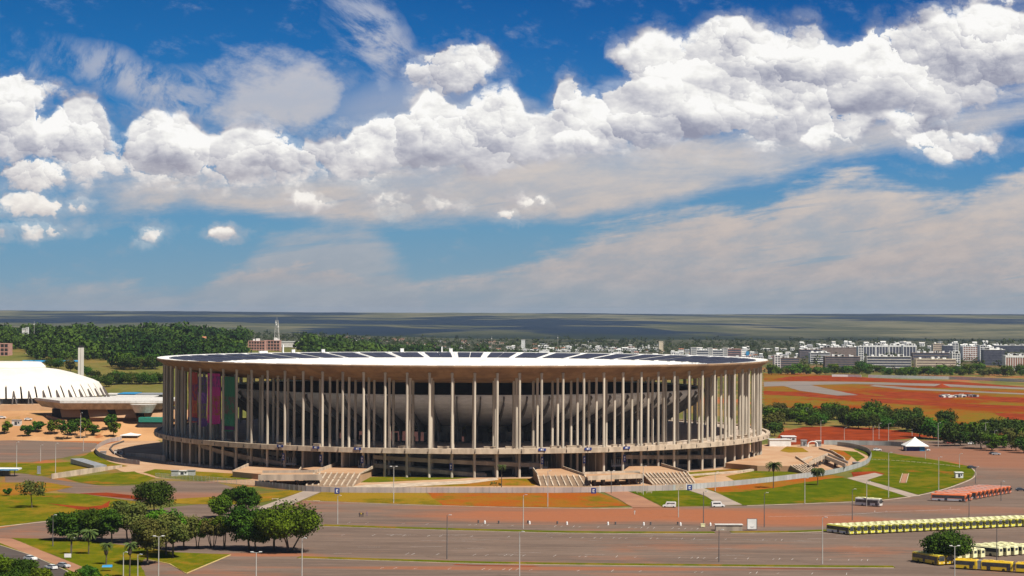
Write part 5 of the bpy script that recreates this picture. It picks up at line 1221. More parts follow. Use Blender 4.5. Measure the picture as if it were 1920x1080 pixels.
for i, (x0, x1, yt, yb, fl, by, wl, gl, st_, lab, rb) in enumerate(APT):
    facade('apartment_block' if x1 - x0 > 9 else 'tower_block', x0, x1, yt, yb, fl, by, wl, gl, lab, 'apartment block' if x1 - x0 > 9 else 'tower', st_, 18, roofbits=rb, roof='white' if wl == 'slate' else None)
p = at(1402, 672, z=0); o = empty('blue_billboard', p, 0, label='bright blue panel on the building end above the stadium roof', cat='billboard'); MB().box(-3, 2.2, -1, -.6, 2, 11.5).build('panel', M['blue_light'], o)
facade('office_building', -14, 15, 645, 667, 3, 4, 'pink_wall', 'dark', 'pink office building with square dark windows at the left edge', style='grid', roofbits=1)
facade('house', 49, 66, 657, 664, 1, 3, 'cream', 'brown_wall', 'small cream villa with a wide window band in the wood, left', 'house', roofbits=0)
facade('low_building', 466, 496, 640, 656, 3, 6, 'pink_wall', 'dark', 'pinkish brick building in the wood, left of the lattice mast', style='grid', roofbits=2)
facade('low_building', 496, 524, 639, 656, 3, 5, 'pink_wall', 'dark', 'pinkish brick building right under the lattice mast', style='grid', roofbits=2)
facade('warehouse', 526, 562, 641, 650, 1, 3, 'white', 'white_dirty', 'long white warehouse right of the lattice mast', style='band', roofbits=0)
facade('water_tower', 42, 48, 616, 630, 3, 1, 'white', 'white_dirty', 'white water tower above the wood, leftmost', cat='tower', style='band', depth=5, roofbits=0, z=2800)
facade('water_tower', 49, 52, 614, 630, 3, 1, 'white', 'white_dirty', 'thin white water tower next to the leftmost one', cat='tower', style='band', depth=5, roofbits=0, z=2800)
facade('water_tower', 265, 269, 616, 630, 3, 1, 'white', 'white_dirty', 'white tower with an aerial over the middle of the wood', cat='tower', style='band', depth=5, roofbits=0, z=2800)
facade('house', 189, 194, 633, 641, 2, 1, 'white', 'dark', 'white house front peeping out of the wood above the chimney', 'house', roofbits=0, z=2300)
# masts
def mast(px, yt, yb, w, label, lattice=False, col='steel_pole', z=None):
    p = at(px, yb) if z is None else on_plateau(px, z); s = FPX / p.y; yb = yb if z is None else proj(p)[1]; H = (yb - yt) / s; o = empty('radio_mast', p, 0, label=label, cat='mast'); m = MB(); W_ = w / s / 2
    if lattice:
        n = 9
        for i in range(n):
            za, zb = H * i / n, H * (i + 1) / n; wa, wb = W_ * (1 - .65 * i / n), W_ * (1 - .65 * (i + 1) / n)
            cs = [(-1, -1), (1, -1), (1, 1), (-1, 1)]
            for j, (a, b) in enumerate(cs):
                c, d = cs[(j + 1) % 4]; m.tube((a * wa, b * wa, za), (a * wb, b * wb, zb), .30, n=4, mi=i % 2); m.tube((a * wa, b * wa, za), (c * wb, d * wb, zb), .18, n=3, mi=i % 2); m.tube((a * wa, b * wa, za), (c * wa, d * wa, za), .18, n=3, mi=i % 2)
        m.tube((0, 0, H), (0, 0, H + 4), .2, n=4); m.build('lattice', [M['steel_pole'], M['white_dirty']], o)
        for zz, a in ((.72, 0), (.8, 2), (.88, 4)): MB().cyl(W_ * .5 * math.cos(a), -W_ * .5, H * zz, H * zz + 2.0, .9, n=8).build('dish', M['white'], o)
    else: m.tube((0, 0, 0), (0, 0, H), .35, .18, 5); m.build('pole', M[col], o); MB().box(-.8, .8, -.3, .3, H * .8, H * .8 + 1.2).build('antenna', M['white'], o)
mast(519, 600, 650, 11, 'tall lattice radio mast over the wood behind the stadium', True)
mast(64, 602, 630, 2, 'thin pale aerial mast above the wood at the left', z=2850); mast(267, 608, 617.5, 2, 'short aerial on the white tower in the wood', z=2802)
mast(597, 634, 660, 3, 'thin white mast with dishes just above the stadium roof', z=2500); mast(341, 620, 640, 1.5, 'very thin mast over the wood left of the stadium', z=2600)
for px, yt, lab in ((922, 630, 'far thin mast left of the slim white tower'), (1046, 628, 'far thin mast over the pink roofed sheds'), (1103, 637, 'far thin mast over the low white houses')): mast(px, yt, 656, 1.5, lab, z=3900)
# small far houses, each its own thing
hm = []
for (wm, rm) in (('white', 'white'), ('white', 'tile'), ('cream', 'tile'), ('white_dirty', 'metal'), ('white', 'white_dirty')):
    o = MB().box(-.5, .5, -.5, .5, -.2, .8).hexa([(-.55, -.55, .8), (.55, -.55, .8), (.55, .55, .8), (-.55, .55, .8), (-.55, -.05, 1.0), (.55, -.05, 1.0), (.55, .05, 1.0), (-.55, .05, 1.0)], 1).box(-.3, -.1, -.52, -.5, .2, .6, 2).box(.1, .3, -.52, -.5, .2, .6, 2).build('far_house', [M[wm], M[rm], M['slate']]); hm.append(o.data); bpy.data.objects.remove(o)
def far_house(px, py, w, h, k, label, group, z=0):
    p = at(px, py, z=z) if z is not None else on_plateau(px, 2450 if px < 500 else 3000); s = FPX / p.y; h = h if z is not None else max(2, min(16, proj(p)[1] - py))
    if z is not None and hgt(p.x, p.y) != z: p.z = hgt(p.x, p.y)
    o = bpy.data.objects.new('far_house', hm[k]); COL.objects.link(o); o.location = p; o.scale = (w / s, 10, h / s); tag(o, label, 'house', group)
q_ = random.Random(5)
def houses(n, x0, x1, y0, y1, w0, w1, h0, h1, ks, label, group):
    for i, (x, y) in enumerate(sorted((q_.uniform(x0, x1), q_.uniform(y0, y1)) for _ in range(n))):
        far_house(x, y, q_.uniform(w0, w1), q_.uniform(h0, h1), q_.choice(ks), label % nth(i + 1), group)
houses(130, 1150, 1550, 655, 674, 4, 12, 3, 7, [0, 0, 0, 4, 3, 1], 'tiny white house right of the stadium roof, %s from the left', 'far white houses right of centre')
houses(70, 955, 1240, 648, 661, 5, 16, 2.5, 5, [0, 0, 0, 4, 3, 1], 'tiny pale shed above the mid stadium roof, %s from the left', 'far pale sheds above the stadium')
houses(50, 650, 950, 641, 656, 4, 10, 2, 3.5, [2, 1, 2, 4], 'tiny tiled house above the stadium roof, %s from the left', 'far tiled houses left of centre')
houses(110, 1500, 1925, 646, 662, 4, 10, 4, 9, [0, 0, 0, 4, 3], 'tiny white house behind the apartment blocks, %s from the left', 'far white houses behind the blocks')
WH = ['the far left', 'left of the towers', 'right of the towers', 'the top left', 'above the dome', 'above the chimney', 'right of the chimney', 'the middle left', 'the middle', 'the middle right', 'above the roof edge', 'right of the roof edge', 'well left of the pink block', 'left of the pink block']
for i in range(14):
    x = 18 + 31 * i + q_.uniform(-8, 8); far_house(x, q_.uniform(621, 630) + max(0, x - 350) * .03, q_.uniform(3, 7), q_.uniform(2, 4), q_.choice([0, 2]), 'tiny pale house showing between trees of the wood, at %s' % WH[i], 'pale houses in the wood', z=None)
def wall_world(name, pts, h, th, mat, label):
    P = [atd(px, 640, d) for px, d in pts]; c = Vector((P[0].x, P[0].y, 0)); m = MB()
    for a, b in zip(P, P[1:]):
        a, b = Vector((a.x, a.y, 0)) - c, Vector((b.x, b.y, 0)) - c; d = (b - a).normalized(); nn = Vector((-d.y, d.x, 0)) * th / 2
        m.hexa([tuple(p - Vector((0, 0, .5))) for p in (a - nn, b - nn, b + nn, a + nn)] + [tuple(p + Vector((0, 0, h))) for p in (a - nn, b - nn, b + nn, a + nn)])
        k = max(1, int((b - a).length / 4))
    m.build(name, M[mat], None, loc=c, label=label, cat='wall')
wall_world('boundary_wall', [(1560, 2330), (1590, 2325), (1615, 2315)], 2.6, .4, 'white', 'short left piece of the long white wall behind the racing circuit')
wall_world('boundary_wall', [(1628, 2300), (1700, 2275), (1780, 2250), (1850, 2215), (1925, 2165), (1990, 2120)], 3.3, .4, 'white', 'long white wall behind the racing circuit')
for i, (a, b) in enumerate(((1772, 745), (1784, 744), (1796, 745), (1812, 743), (1824, 744))):
    p = at(a, b, z=0); o = empty('scrap_pile', p, 0, label=('pale heap of stacked material on the circuit infield, ' + ['leftmost', 'second from left', 'middle', 'second from right', 'rightmost'][i]), cat='pile', group='heaps on the circuit infield')
    m = MB(); 
    for j in range(9): x, y, s = q_.uniform(-5, 5), q_.uniform(-6, 6), q_.uniform(.8, 2.2); m.box(-s, s, -s, s, 0, s * 1.0, q_.randrange(2), rz=q_.random() * 3, c=(x, y, 0))
    m.build('heap', [M['white_dirty'], M['dark_glass']], o)
# mound of red earth
rngm = np.random.default_rng(4)
for (px, py, wpx, hpx, lab) in ((1766, 727, 40, 8, 'steep heap of bright red earth beside the race track'),):
    p = at(px, py, z=0); s = FPX / p.y; m = MB(); n = 18; R0 = wpx / s / 2; H = hpx / s
    rings = [[(R0 * (1 - j / 5) * (1 + .2 * math.sin(i * 2.3 + j)) * math.cos(2 * PI * i / n), R0 * (1 - j / 5) * math.sin(2 * PI * i / n), H * (j / 5) ** 1.3) for i in range(n)] for j in range(5)]
    vs = [v for r in rings for v in r] + [(0, 0, H)]; fs = [(j * n + i, j * n + (i + 1) % n, (j + 1) * n + (i + 1) % n, (j + 1) * n + i) for j in range(4) for i in range(n)] + [(4 * n + i, 4 * n + (i + 1) % n, 5 * n) for i in range(n)]
    m.add(vs, fs).build('earth_mound', M['red_soil'], None, loc=p, label=lab, cat='mound')

# ------------------------------------------------------------------ vehicles
def wheel(m, x, y, r=.48, w=.28): 
    n = 12; vs = [(x + r * math.cos(2 * PI * i / n), y + sgn * w / 2, r + r * math.sin(2 * PI * i / n)) for sgn in (-1, 1) for i in range(n)]
    m.add(vs, [(i, (i + 1) % n, n + (i + 1) % n, n + i) for i in range(n)] + [tuple(range(n)), tuple(range(2 * n - 1, n - 1, -1))]); return m
def make_bus(body, roof, skirt, L=12.0, W=2.3, H=3.0, articulated=False, front='body', label='', grp=None):
    """a bus along +X (front at +X)"""
    o = empty('city_bus', (0, 0, 0), 0, label=label, cat='bus', group=grp); hL = L / 2; hw = W / 2
    def hull(x0, x1, name='body', nose=True):
        m = MB(); xs = [x0, x0 + .12, x1 - .35, x1]; 
        prof = lambda x, e: [(x, -hw + e, .34 + e), (x, -hw + e * .3, 1.2), (x, -hw + .05 + e, H - .35), (x, -hw + .22 + e, H - .06 - e), (x, hw - .22 - e, H - .06 - e), (x, hw - .05 - e, H - .35), (x, hw - e * .3, 1.2), (x, hw - e, .34 + e)]
        rings = [prof(xs[0], .07), prof(xs[1], 0), prof(xs[2], 0), prof(xs[3], .09)]; n = 8
        vs = [v for r in rings for v in r]
        fs = [(j * n + i, j * n + (i + 1) % n, (j + 1) * n + (i + 1) % n, (j + 1) * n + i) for j in range(3) for i in range(n)] + [tuple(range(n - 1, -1, -1)), tuple(range(3 * n, 4 * n))]
        m.add(vs, fs); return m.build(name, M[body], o)
    segs = [(-hL, hL)] if not articulated else [(-hL, -hL + L * .40), (-hL + L * .46, hL)]
    for (a, b) in segs:
        bd = hull(a, b)
        MB().box(a + .25, b - .5, -hw + .27, hw - .27, H - .055, H + .02).build('roof_panel', M[roof], o)
        for sg in (-1, 1):
            MB().box(a + .35, b - .75, sg * (hw + .012) - .012, sg * (hw + .012) + .012, 1.35, 2.42).build('side_window', M['glass'], o)
            MB().box(a + .2, b - .45, sg * (hw + .010) - .010, sg * (hw + .010) + .010, .42, 1.18).build('side_skirt', M[skirt], o)
        for dx in (.30, .62): MB().box(a + (b - a) * dx - .6, a + (b - a) * dx + .6, -.5, .5, H + .021, H + .16).build('roof_unit', M[roof], o)
    if articulated: MB().box(-hL + L * .40, -hL + L * .46, -hw + .1, hw - .1, .5, H - .12).build('bellows', M['metal'], o)
    MB().box(hL - .02, hL + .035, -hw + .18, hw - .18, 1.25, 2.55).build('windscreen', M['glass'], o)
    MB().box(hL - .02, hL + .03, -hw + .35, hw - .35, 2.62, 2.85).build('destination_display', M['dark'], o)
    MB().box(-hL - .03, -hL + .03, -hw + .4, hw - .4, 1.6, 2.4).build('rear_window', M['glass'], o)
    for sg in (-1, 1):
        MB().box(hL - .02, hL + .05, sg * .78 - .18, sg * .78 + .18, .66, .88).build('headlight', M['white'], o)
        MB().box(hL - .1, hL + .28, sg * (hw + .1) - .07, sg * (hw + .1) + .07, 1.7, 2.1).build('mirror', M['black'], o)
    wx = [-hL + 3.0, hL - 2.5] if not articulated else [-hL + 3.2, -hL + L * .46 + 2.2, hL - 2.6]
    for x in wx:
        for sg in (-1, 1): wheel(MB(), x, sg * (hw - .12)).build('wheel', M['black'], o)
    for x in ([-hL + 5.6, hL - 1.3] if not articulated else [-hL + 4.9, 1.5, hL - 1.2]): MB().box(x - .55, x + .55, -hw - .03, -hw + .03, .45, 2.4).build('door', M['dark_glass'], o)
    return o
def place(o, p, az): o.location = p; o.rotation_euler = (0, 0, az); return o
def fleet(proto, spots, labels, grp):
    for i, (p, az) in enumerate(spots):
        o = proto if i == 0 else copy_tree(proto); place(o, p, az); o['label'] = labels[i]; 
        if grp: o['group'] = grp
# long row of yellow and lime buses: front feet between two pixels
a, b = at(1597, 1003.5, z=0), at(1948, 987, z=0); N = 29; az = math.atan2(-9.6, 6.6)
fw = Vector((math.cos(az), math.sin(az), 0)); row = []
for i in range(N):
    p = a.lerp(b, i / (N - 1)) - fw * 5.4; row.append((p + Vector((0, 0, LV)), az + random.uniform(-.01, .01)))
fleet(make_bus('lime_bus', 'cream_bus', 'white', L=11.0, W=2.06, H=2.85), row, ['lime and white city bus, %s from the left end of the long front-facing row' % ORD[i + 1] for i in range(N)], 'lime buses in the long row')
# orange and grey buses
M['orange_roof'] = simple('bus_faded_orange_roof', (.50, .24, .17), (.42, .33, .30), .25, .6)
a, b = at(1813, 941.5, z=0), at(1823, 939.5, z=0); az = math.atan2(-5.0, 13.0); fw = Vector((math.cos(az), math.sin(az), 0))
op = make_bus('orange_bus', 'orange_roof', 'grey_bus', L=13.5, W=2.4, H=3.0)
sp_ = [(a - fw * 6.7, az), (b - fw * 6.7 + Vector((0, .8, 0)), az)]
a, b = at(1834, 936, z=0), at(1895, 925.5, z=0); az2 = math.atan2(-6.0, 13.0); fw = Vector((math.cos(az2), math.sin(az2), 0))
a2 = at(1829, 938, z=0); sp_.append((a2 - fw * 9, az2 + .02))
for i in range(9): sp_.append((a.lerp(b, i / 8) - fw * 6.7, az2))
lb = ['orange and grey bus nearest the round lawn, first of the orange group', 'orange bus close behind the first one by the round lawn', 'orange bus set back between the two front ones and the long part'] + ['orange bus, %s from the left in the tight right part of the orange group' % ORD[i + 1] for i in range(9)]
sp_ = [(p + Vector((0, 0, LV)), z) for p, z in sp_]
# keep neighbours clear of one another
fixed = []
for p, z in sp_:
    for q, _ in fixed[-1:]:
        nrm = Vector((-math.sin(z), math.cos(z), 0)); dd = (p - q).dot(nrm)
        if abs(dd) < 2.6: p = p + nrm * (2.6 - dd)
    fixed.append((p, z))
fleet(op, fixed, lb, 'parked orange buses')
p1, p2 = at(1606, 947.5, z=0), at(1652, 950.5, z=0); wb = make_bus('white_dirty', 'cream_bus', 'grey_bus', L=(p2 - p1).length, W=2.5, H=3.1, label='single white bus driving past the round lawn')
place(wb, (p1 + p2) / 2 + Vector((0, 0, LV)), math.atan2(p2.y - p1.y, p2.x - p1.x))
# yellow group at the lower right
p1, p2 = at(1716, 1052, z=0), at(1766, 1061, z=0); az = math.atan2(p2.y - p1.y, p2.x - p1.x); L_ = (p2 - p1).length
y1 = make_bus('yellow_bus', 'lime_bus', 'yellow_bus', L=L_, W=2.4, H=2.9, label='dark-windowed yellow bus left of the round tree, nearest of its pair', grp='yellow buses by the round tree'); place(y1, (p1 + p2) / 2 + Vector((0, 0, LV)), az)
y2 = copy_tree(y1); y2['label'] = 'yellow bus half hidden behind the nearest one, left of the round tree'; place(y2, (p1 + p2) / 2 + Vector((-math.sin(az), math.cos(az), 0)) * 2.9 + Vector((0, 0, LV)), az)
p1, p2 = at(1791, 1066, z=0), at(1901, 1073, z=0); az = math.atan2(p2.y - p1.y, p2.x - p1.x)
ab = make_bus('yellow_bus', 'yellow_bus', 'yellow_bus', L=(p2 - p1).length, W=2.5, H=2.9, articulated=True, label='long yellow articulated bus with grey bellows at the lower right', grp='yellow articulated buses'); place(ab, (p1 + p2) / 2 + Vector((0, 0, LV)), az)
ab2 = copy_tree(ab); ab2['label'] = 'yellow articulated bus cut by the right edge of the view, behind the first'; d_ = (p2 - p1).normalized(); place(ab2, (p1 + p2) / 2 + d_ * ((p2 - p1).length + .7) + Vector((0, 0, LV)), az)
rb = make_bus('cream_bus', 'cream_bus', 'cream_bus', L=12, W=2.1, H=2.9); azr = math.atan2(-8.2, 7.6); spots = []; fw = Vector((math.cos(azr), math.sin(azr), 0))
for i in range(4): spots.append((at(1800 + 14.5 * i, 1049.5 - .7 * i, z=0), azr))
for i in range(5): spots.append((at(1877 + 14.5 * i, 1044.5 - 1.1 * i, z=0), azr))
spots = [(p - fw * 6 + Vector((0, 0, LV)), z + PI) for p, z in spots]
for p, z in []: pass
fleet(rb, spots, ['cream bus seen from its rear, %s from the left behind the articulated bus' % ORD[i + 1] for i in range(4)] + ['cream bus seen from its rear, %s from the left in the rear right row' % ORD[i + 1] for i in range(5)], 'lime buses behind the articulated ones')
pass
# cars
def make_car(paint, label='', van=False, cat='car', grp=None):
    o = empty('parked_van' if van else 'parked_car', (0, 0, 0), 0, label=label, cat=cat, group=grp); L, W, H = (4.9, 1.95, 2.1) if van else (4.3, 1.75, 1.42); hw = W / 2
    side = [(-L / 2, .35), (-L / 2, .95 if not van else 1.9), (-L / 2 + .25, H if van else 1.0), (-L / 2 + .3, H if van else 1.02), (L / 2 - 1.4, H if van else .98), (L / 2 - .9, 1.0), (L / 2 - .1, .85), (L / 2, .6), (L / 2, .35)]
    n = len(side); m = MB(); vs = [(x, s_ * (hw - (.06 if z > .9 else 0)), z) for s_ in (-1, 1) for x, z in side]
    m.add(vs, [tuple(range(n)), tuple(range(2 * n - 1, n - 1, -1))] + [(i, (i + 1) % n, n + (i + 1) % n, n + i) for i in range(n)]); m.build('body', M[paint], o)
    if not van:
        MB().hexa([(-L / 2 + .35, -hw + .12, .98), (L / 2 - 1.25, -hw + .12, .98), (L / 2 - 1.25, hw - .12, .98), (-L / 2 + .35, hw - .12, .98), (-L / 2 + .85, -hw + .26, H - .06), (L / 2 - 2.0, -hw + .26, H - .06), (L / 2 - 2.0, hw - .26, H - .06), (-L / 2 + .85, hw - .26, H - .06)]).build('window', M['glass'], o)
        MB().box(-L / 2 + .85, L / 2 - 2.0, -hw + .24, hw - .24, H - .055, H).build('roof', M[paint], o)
    else:
        for sg in (-1, 1): MB().box(-L / 2 + .4, L / 2 - 1.6, sg * (hw - .045) - .012, sg * (hw - .045) + .012, 1.2, 1.75).build('window', M['glass'], o)
        MB().hexa([(L / 2 - 1.38, -hw + .15, 1.9), (L / 2 - .88, -hw + .15, 1.08), (L / 2 - .88, hw - .15, 1.08), (L / 2 - 1.38, hw - .15, 1.9), (L / 2 - 1.33, -hw + .15, 1.92), (L / 2 - .83, -hw + .15, 1.1), (L / 2 - .83, hw - .15, 1.1), (L / 2 - 1.33, hw - .15, 1.92)]).build('windscreen', M['glass'], o)
    for sg in (-1, 1):
        MB().box(L / 2 - .04, L / 2 + .03, sg * .6 - .15, sg * .6 + .15, .6, .74).build('headlight', M['white'], o)
        for x in (-L / 2 + .85, L / 2 - .85): wheel(MB(), x, sg * (hw - .1), .32, .2).build('wheel', M['black'], o)
    return o
M['car_dark'] = simple('car_dark_paint', (.03, .035, .05), None, 1, .3, spec=.6); M['car_silver'] = simple('car_silver_paint', (.45, .46, .48), None, 1, .3, spec=.6); M['car_white'] = simple('car_white_paint', (.75, .75, .74), None, 1, .3, spec=.6); M['car_red'] = simple('car_red_paint', (.30, .05, .04), None, 1, .3, spec=.6)
rdz = Vector((0, 0, G + .06))
CARS = {c: make_car(c) for c in ('car_white', 'car_silver', 'car_dark', 'car_red')}; used = set()
for (px, py, paint, ang, lab) in ((57, 1052, 'car_white', -40, 'white car on the road at the bottom left, farthest of the three'), (95, 1071, 'car_white', 138, 'white car on the road near the bottom left trees, left of a pair'), (119, 1066, 'car_silver', -40, 'silver car on the road, right of the pair by the bottom left trees'),
    (1623, 834, 'car_white', 10, 'white car parked in front of the red earth, leftmost there'), (1632, 834.5, 'car_white', 5, 'second white car in the row before the red earth'), (1641, 834, 'car_silver', 0, 'silver car in the row before the red earth'), (1650, 834, 'car_red', 8, 'dark red car in the row before the red earth'),
    (1660, 834, 'car_dark', 8, 'black car behind the grey fence, left of two more'), (1668, 834.5, 'car_dark', 4, 'black car in the middle of three behind the grey fence'), (1677, 834, 'car_dark', -6, 'black car nearest the pyramid tent'), (1645, 846, 'car_white', 0, 'white car in front of the straight grey fence'),
    (1736, 846, 'car_white', 5, 'white car at the right side of the pyramid tent'), (1782, 833, 'car_red', 0, 'dark red car on the far side of the dusty lot'), (1822, 834, 'car_white', 0, 'white car on the far side of the dusty lot'), (1852, 833, 'car_dark', 0, 'black car on the far side of the dusty lot'),
    (1862, 853, 'car_dark', -20, 'dark car alone on the dusty lot at right, left of a pale one'), (1868, 854, 'car_silver', -20, 'pale car parked against the dark one on the dusty lot'), (1822, 879.5, 'car_dark', 20, 'dark car beside the kerb behind the round lawn'), (1914, 921, 'car_dark', -8, 'dark vehicle at the right edge beyond the orange buses'),
    (53, 789, 'car_white', 0, 'white car on the orange ground left of the small tree row'), (4, 787, 'car_white', 0, 'white car at the left edge below the arena')):
    if paint in used: o = copy_tree(CARS[paint])
    else: o = CARS[paint]; used.add(paint)
    p = at(px, py); place(o, p + (rdz if py > 1020 and px < 200 else Vector((0, 0, LV + .02))), rad(ang)); o['label'] = lab; o['group'] = 'cars'
v1 = make_car('car_white', 'white van with a blue stripe stopped below the lush lawn', van=True, cat='van', grp='vans'); place(v1, at(1255, 951.5, z=0) + Vector((0, 0, LV)), rad(172))
v2 = copy_tree(v1); v2['label'] = 'pale van at the corner where the path meets the lot'; place(v2, at(1346, 951, z=0) + Vector((0, 0, LV)), rad(8))

# ------------------------------------------------------------------ lamp posts
def lamp(px, py, top, heads, label, dark=False, bent=False):
    p = at(px, py) + Vector((0, 0, LV)); s = FPX / p.y; H = (py - top) / s; o = empty('lamp_post', p, 0, label=label, cat='lamp post', group='lamp posts')
    MB().cyl(0, 0, -.3, H, .17, .10, 8).build('pole', M['dark_pole' if dark else 'steel_pole'], o)
    for h in range(heads):
        a = PI * h + .15 if heads == 2 else 2 * PI * h / max(1, heads) - .6; dx, dy = math.cos(a), math.sin(a)
        MB().tube((0, 0, H - .1), (dx * .9, dy * .9, H + .15), .05, n=5).build('arm', M['steel_pole'], o)
        MB().hexa([(dx * .7 - dy * .16, dy * .7 + dx * .16, H + .08), (dx * .7 + dy * .16, dy * .7 - dx * .16, H + .08), (dx * 1.5 + dy * .14, dy * 1.5 - dx * .14, H + .14), (dx * 1.5 - dy * .14, dy * 1.5 + dx * .14, H + .14),
                   (dx * .7 - dy * .16, dy * .7 + dx * .16, H + .3), (dx * .7 + dy * .16, dy * .7 - dx * .16, H + .3), (dx * 1.5 + dy * .14, dy * 1.5 - dx * .14, H + .28), (dx * 1.5 - dy * .14, dy * 1.5 + dx * .14, H + .28)]).build('lamp_head', M['white'], o)
    return o
for L_ in ((297, 1112, 1008, 2, 'tall white twin-headed lamp post in front of the brownish green tree'), (480, 1112, 1037, 2, 'white twin-headed lamp post below the middle of the tree clump'), (566, 1100, 1010, 1, 'thin lamp post right of the widest clump tree'),
    (633, 983, 930, 1, 'lamp post standing before the square blue fence board on the left'), (738, 944, 876, 2, 'pale lamp post before the left part of the long dry lawn'), (838, 1050, 968, 1, 'thin dark lamp post on the lower median, left part', True), (981, 993, 930, 1, 'pale lamp post on the upper median at the centre'),
    (974, 1084, 999, 1, 'tall lamp post on the lot at the bottom centre'), (1027, 951, 884, 1, 'lamp post before the worn red lawn at the centre'), (1146, 926, 884, 2, 'twin-headed dark lamp post beside the dusty path', True), (1206, 929, 876, 1, 'pale lamp post left of the lush lawn before the footbridge'),
    (1272, 971, 916, 1, 'pale lamp post behind the stopped white van'), (1319, 990, 924, 1, 'thin dark lamp post near the low grey container', True), (1348, 1057, 997, 1, 'thin lamp post on the lower median, right part', True), (1433, 989, 925, 1, 'lamp post with a green litter bin beside the white notice board', True),
    (1341, 922, 886, 1, 'short pale lamp post before the right forecourt ramp'), (1509, 946, 898, 1, 'pale lamp post on the lush lawn below the palms'), (1542, 1059, 972, 1, 'pale lamp post at the right end of the lower median'), (1598, 978, 920, 1, 'thin dark lamp post between the white bus and the lime row', True), (1625, 951, 905, 1, 'cream lamp post directly behind the white bus'),
    (1666, 934, 850, 1, 'tall cream lamp post in the middle of the round lawn'), (1760, 919, 858, 1, 'cream lamp post on the right half of the round lawn'), (1735, 862, 846, 1, 'short post at the back edge of the round lawn'), (1799, 878, 852, 1, 'thin post behind the little white cabin'), (1817, 972, 936, 1, 'dark lamp post behind the lime bus row', True),
    (1829, 908, 877, 1, 'dark post with a bent arm at the right end of the round lawn', True), (1877, 941, 905, 1, 'dark lamp post in front of the orange bus group', True), (1869, 1062, 980, 1, 'dark lamp post behind the articulated bus', True), (1790, 1095, 1026, 2, 'white lamp post in front of the nose of the articulated bus'),
    (1539, 832, 790, 1, 'pale lamp post at the left end of the straight grey fence'), (1583, 830, 803, 1, 'lamp post before the red earth, left of three'), (1637, 828, 800, 1, 'lamp post before the red earth, middle of three'), (1648, 824, 795, 1, 'lamp post before the red earth, right of three'), (1666, 836, 795, 1, 'pale lamp post left of the pyramid tent'),
    (1710, 818, 790, 1, 'lamp post before the tree belt right of the red earth'), (1759, 838, 794, 1, 'pale lamp post right of the single round tree'), (1848, 833, 793, 1, 'pale lamp post before the belt, beside the black car'), (1865, 834, 808, 1, 'shorter lamp post right of the one beside the black car'), (1512, 788, 766, 1, 'pale post in front of the tree belt, far left of it'),
    (31, 884, 830, 1, 'tall pale lamp post by the left car park, leftmost'), (76, 866, 836, 1, 'white lamp post at the edge of the upper left car park'), (104, 888, 832, 1, 'tall pale lamp post right of the dark information pillar'), (99, 1026, 968, 1, 'dark lamp post left of the broad dome tree', True), (133, 1042, 1012, 1, 'thin post on the grass of the tree island', True),
    (151, 826, 776, 1, 'thin pale lamp post among the small tree row'), (156, 846, 820, 1, 'short post at the lawn tip beside the upper car park'), (213, 818, 800, 1, 'short white lamp in front of the last small tree'), (231, 1110, 1040, 1, 'thin pale lamp post on the lower tree island'), (258, 1112, 1042, 1, 'thin grey lamp post right of the bright green palm')):
    lamp(*L_)

# ------------------------------------------------------------------ tents, cabins, boards, bins, people
def pyramid_tent(loc, w, h, eave, label, base=None):
    o = empty('tent', loc, 0, label=label, cat='tent'); m = MB(); n = 5; vs = []; fs = []
    for j in range(n + 1):
        t = j / n; r = (1 - t) ** 1.25 * w / 2; z = eave + (h - eave) * t
        vs += [(-r, -r, z), (r, -r, z), (r, r, z), (-r, r, z)]
    for j in range(n):
        for i in range(4): fs.append((j * 4 + i, j * 4 + (i + 1) % 4, j * 4 + 4 + (i + 1) % 4, j * 4 + 4 + i))
    fs.append((0, 3, 2, 1)); m.add(vs, fs); m.build('canopy', M['white'], o); MB().box(-w / 2, w / 2, -w / 2, w / 2, eave - .35, eave - .01).build('valance', M['white'], o)
    for a in (-1, 1):
        for b in (-1, 1): MB().cyl(a * w * .48, b * w * .48, 0, eave - .3, .08).build('leg', M['metal'], o)
    if base: MB().box(-w * .42, w * .30, -w * .40, w * .4, 0, eave - .5).build('side_wall', M[base], o); MB().box(w * .12, w * .34, -w * .42, -w * .405, .1, eave - .6).build('door', M['blue_light'], o)
    return o
p = at(1719, 846, z=0); t_ = pyramid_tent(p + Vector((0, 5, 0)), 44 * p.y / FPX, 26 * p.y / FPX, 10 * p.y / FPX, 'white pyramid tent with dark blue walls at the edge of the dusty lot', 'blue')
p = at(245, 822); pyramid_tent(p, 34 * p.y / FPX, 9.5 * p.y / FPX, 5.5 * p.y / FPX, 'low white canopy on the orange ground beside the moat fence')
def cabin(px, py, wpx, hpx, dm, wm, rm, label, name='cabin', cat='cabin', ang=0, win=True):
    p = at(px, py) + Vector((0, 0, LV)); s = FPX / p.y; W_ = wpx / s; H = hpx / s; o = empty(name, p, rad(ang), label=label, cat=cat)
    MB().box(-W_ / 2, W_ / 2, 0, dm, 0, H * .9).build('walls', M[wm], o); MB().box(-W_ / 2 - .2, W_ / 2 + .2, -.25, dm + .2, H * .9 + .003, H).build('roof', M[rm], o)
    if win: MB().box(-W_ * .18, W_ * .12, -.03, .03, H * .15, H * .7).build('door', M['dark_glass'], o); MB().box(W_ * .2, W_ * .38, -.03, .03, H * .4, H * .7).build('window', M['glass'], o)
    return o
cabin(1799, 898, 14, 11, 3, 'white', 'white', 'little white cabin on the round lawn with a dark doorway'); cabin(342, 892, 20, 9, 3, 'white', 'white_dirty', 'white box cabin standing on the lawn before the stadium, left'); cabin(327, 894, 12, 11, 2.5, 'fence_panel_grey', 'metal', 'grey cabin left of the white box cabin', win=False)
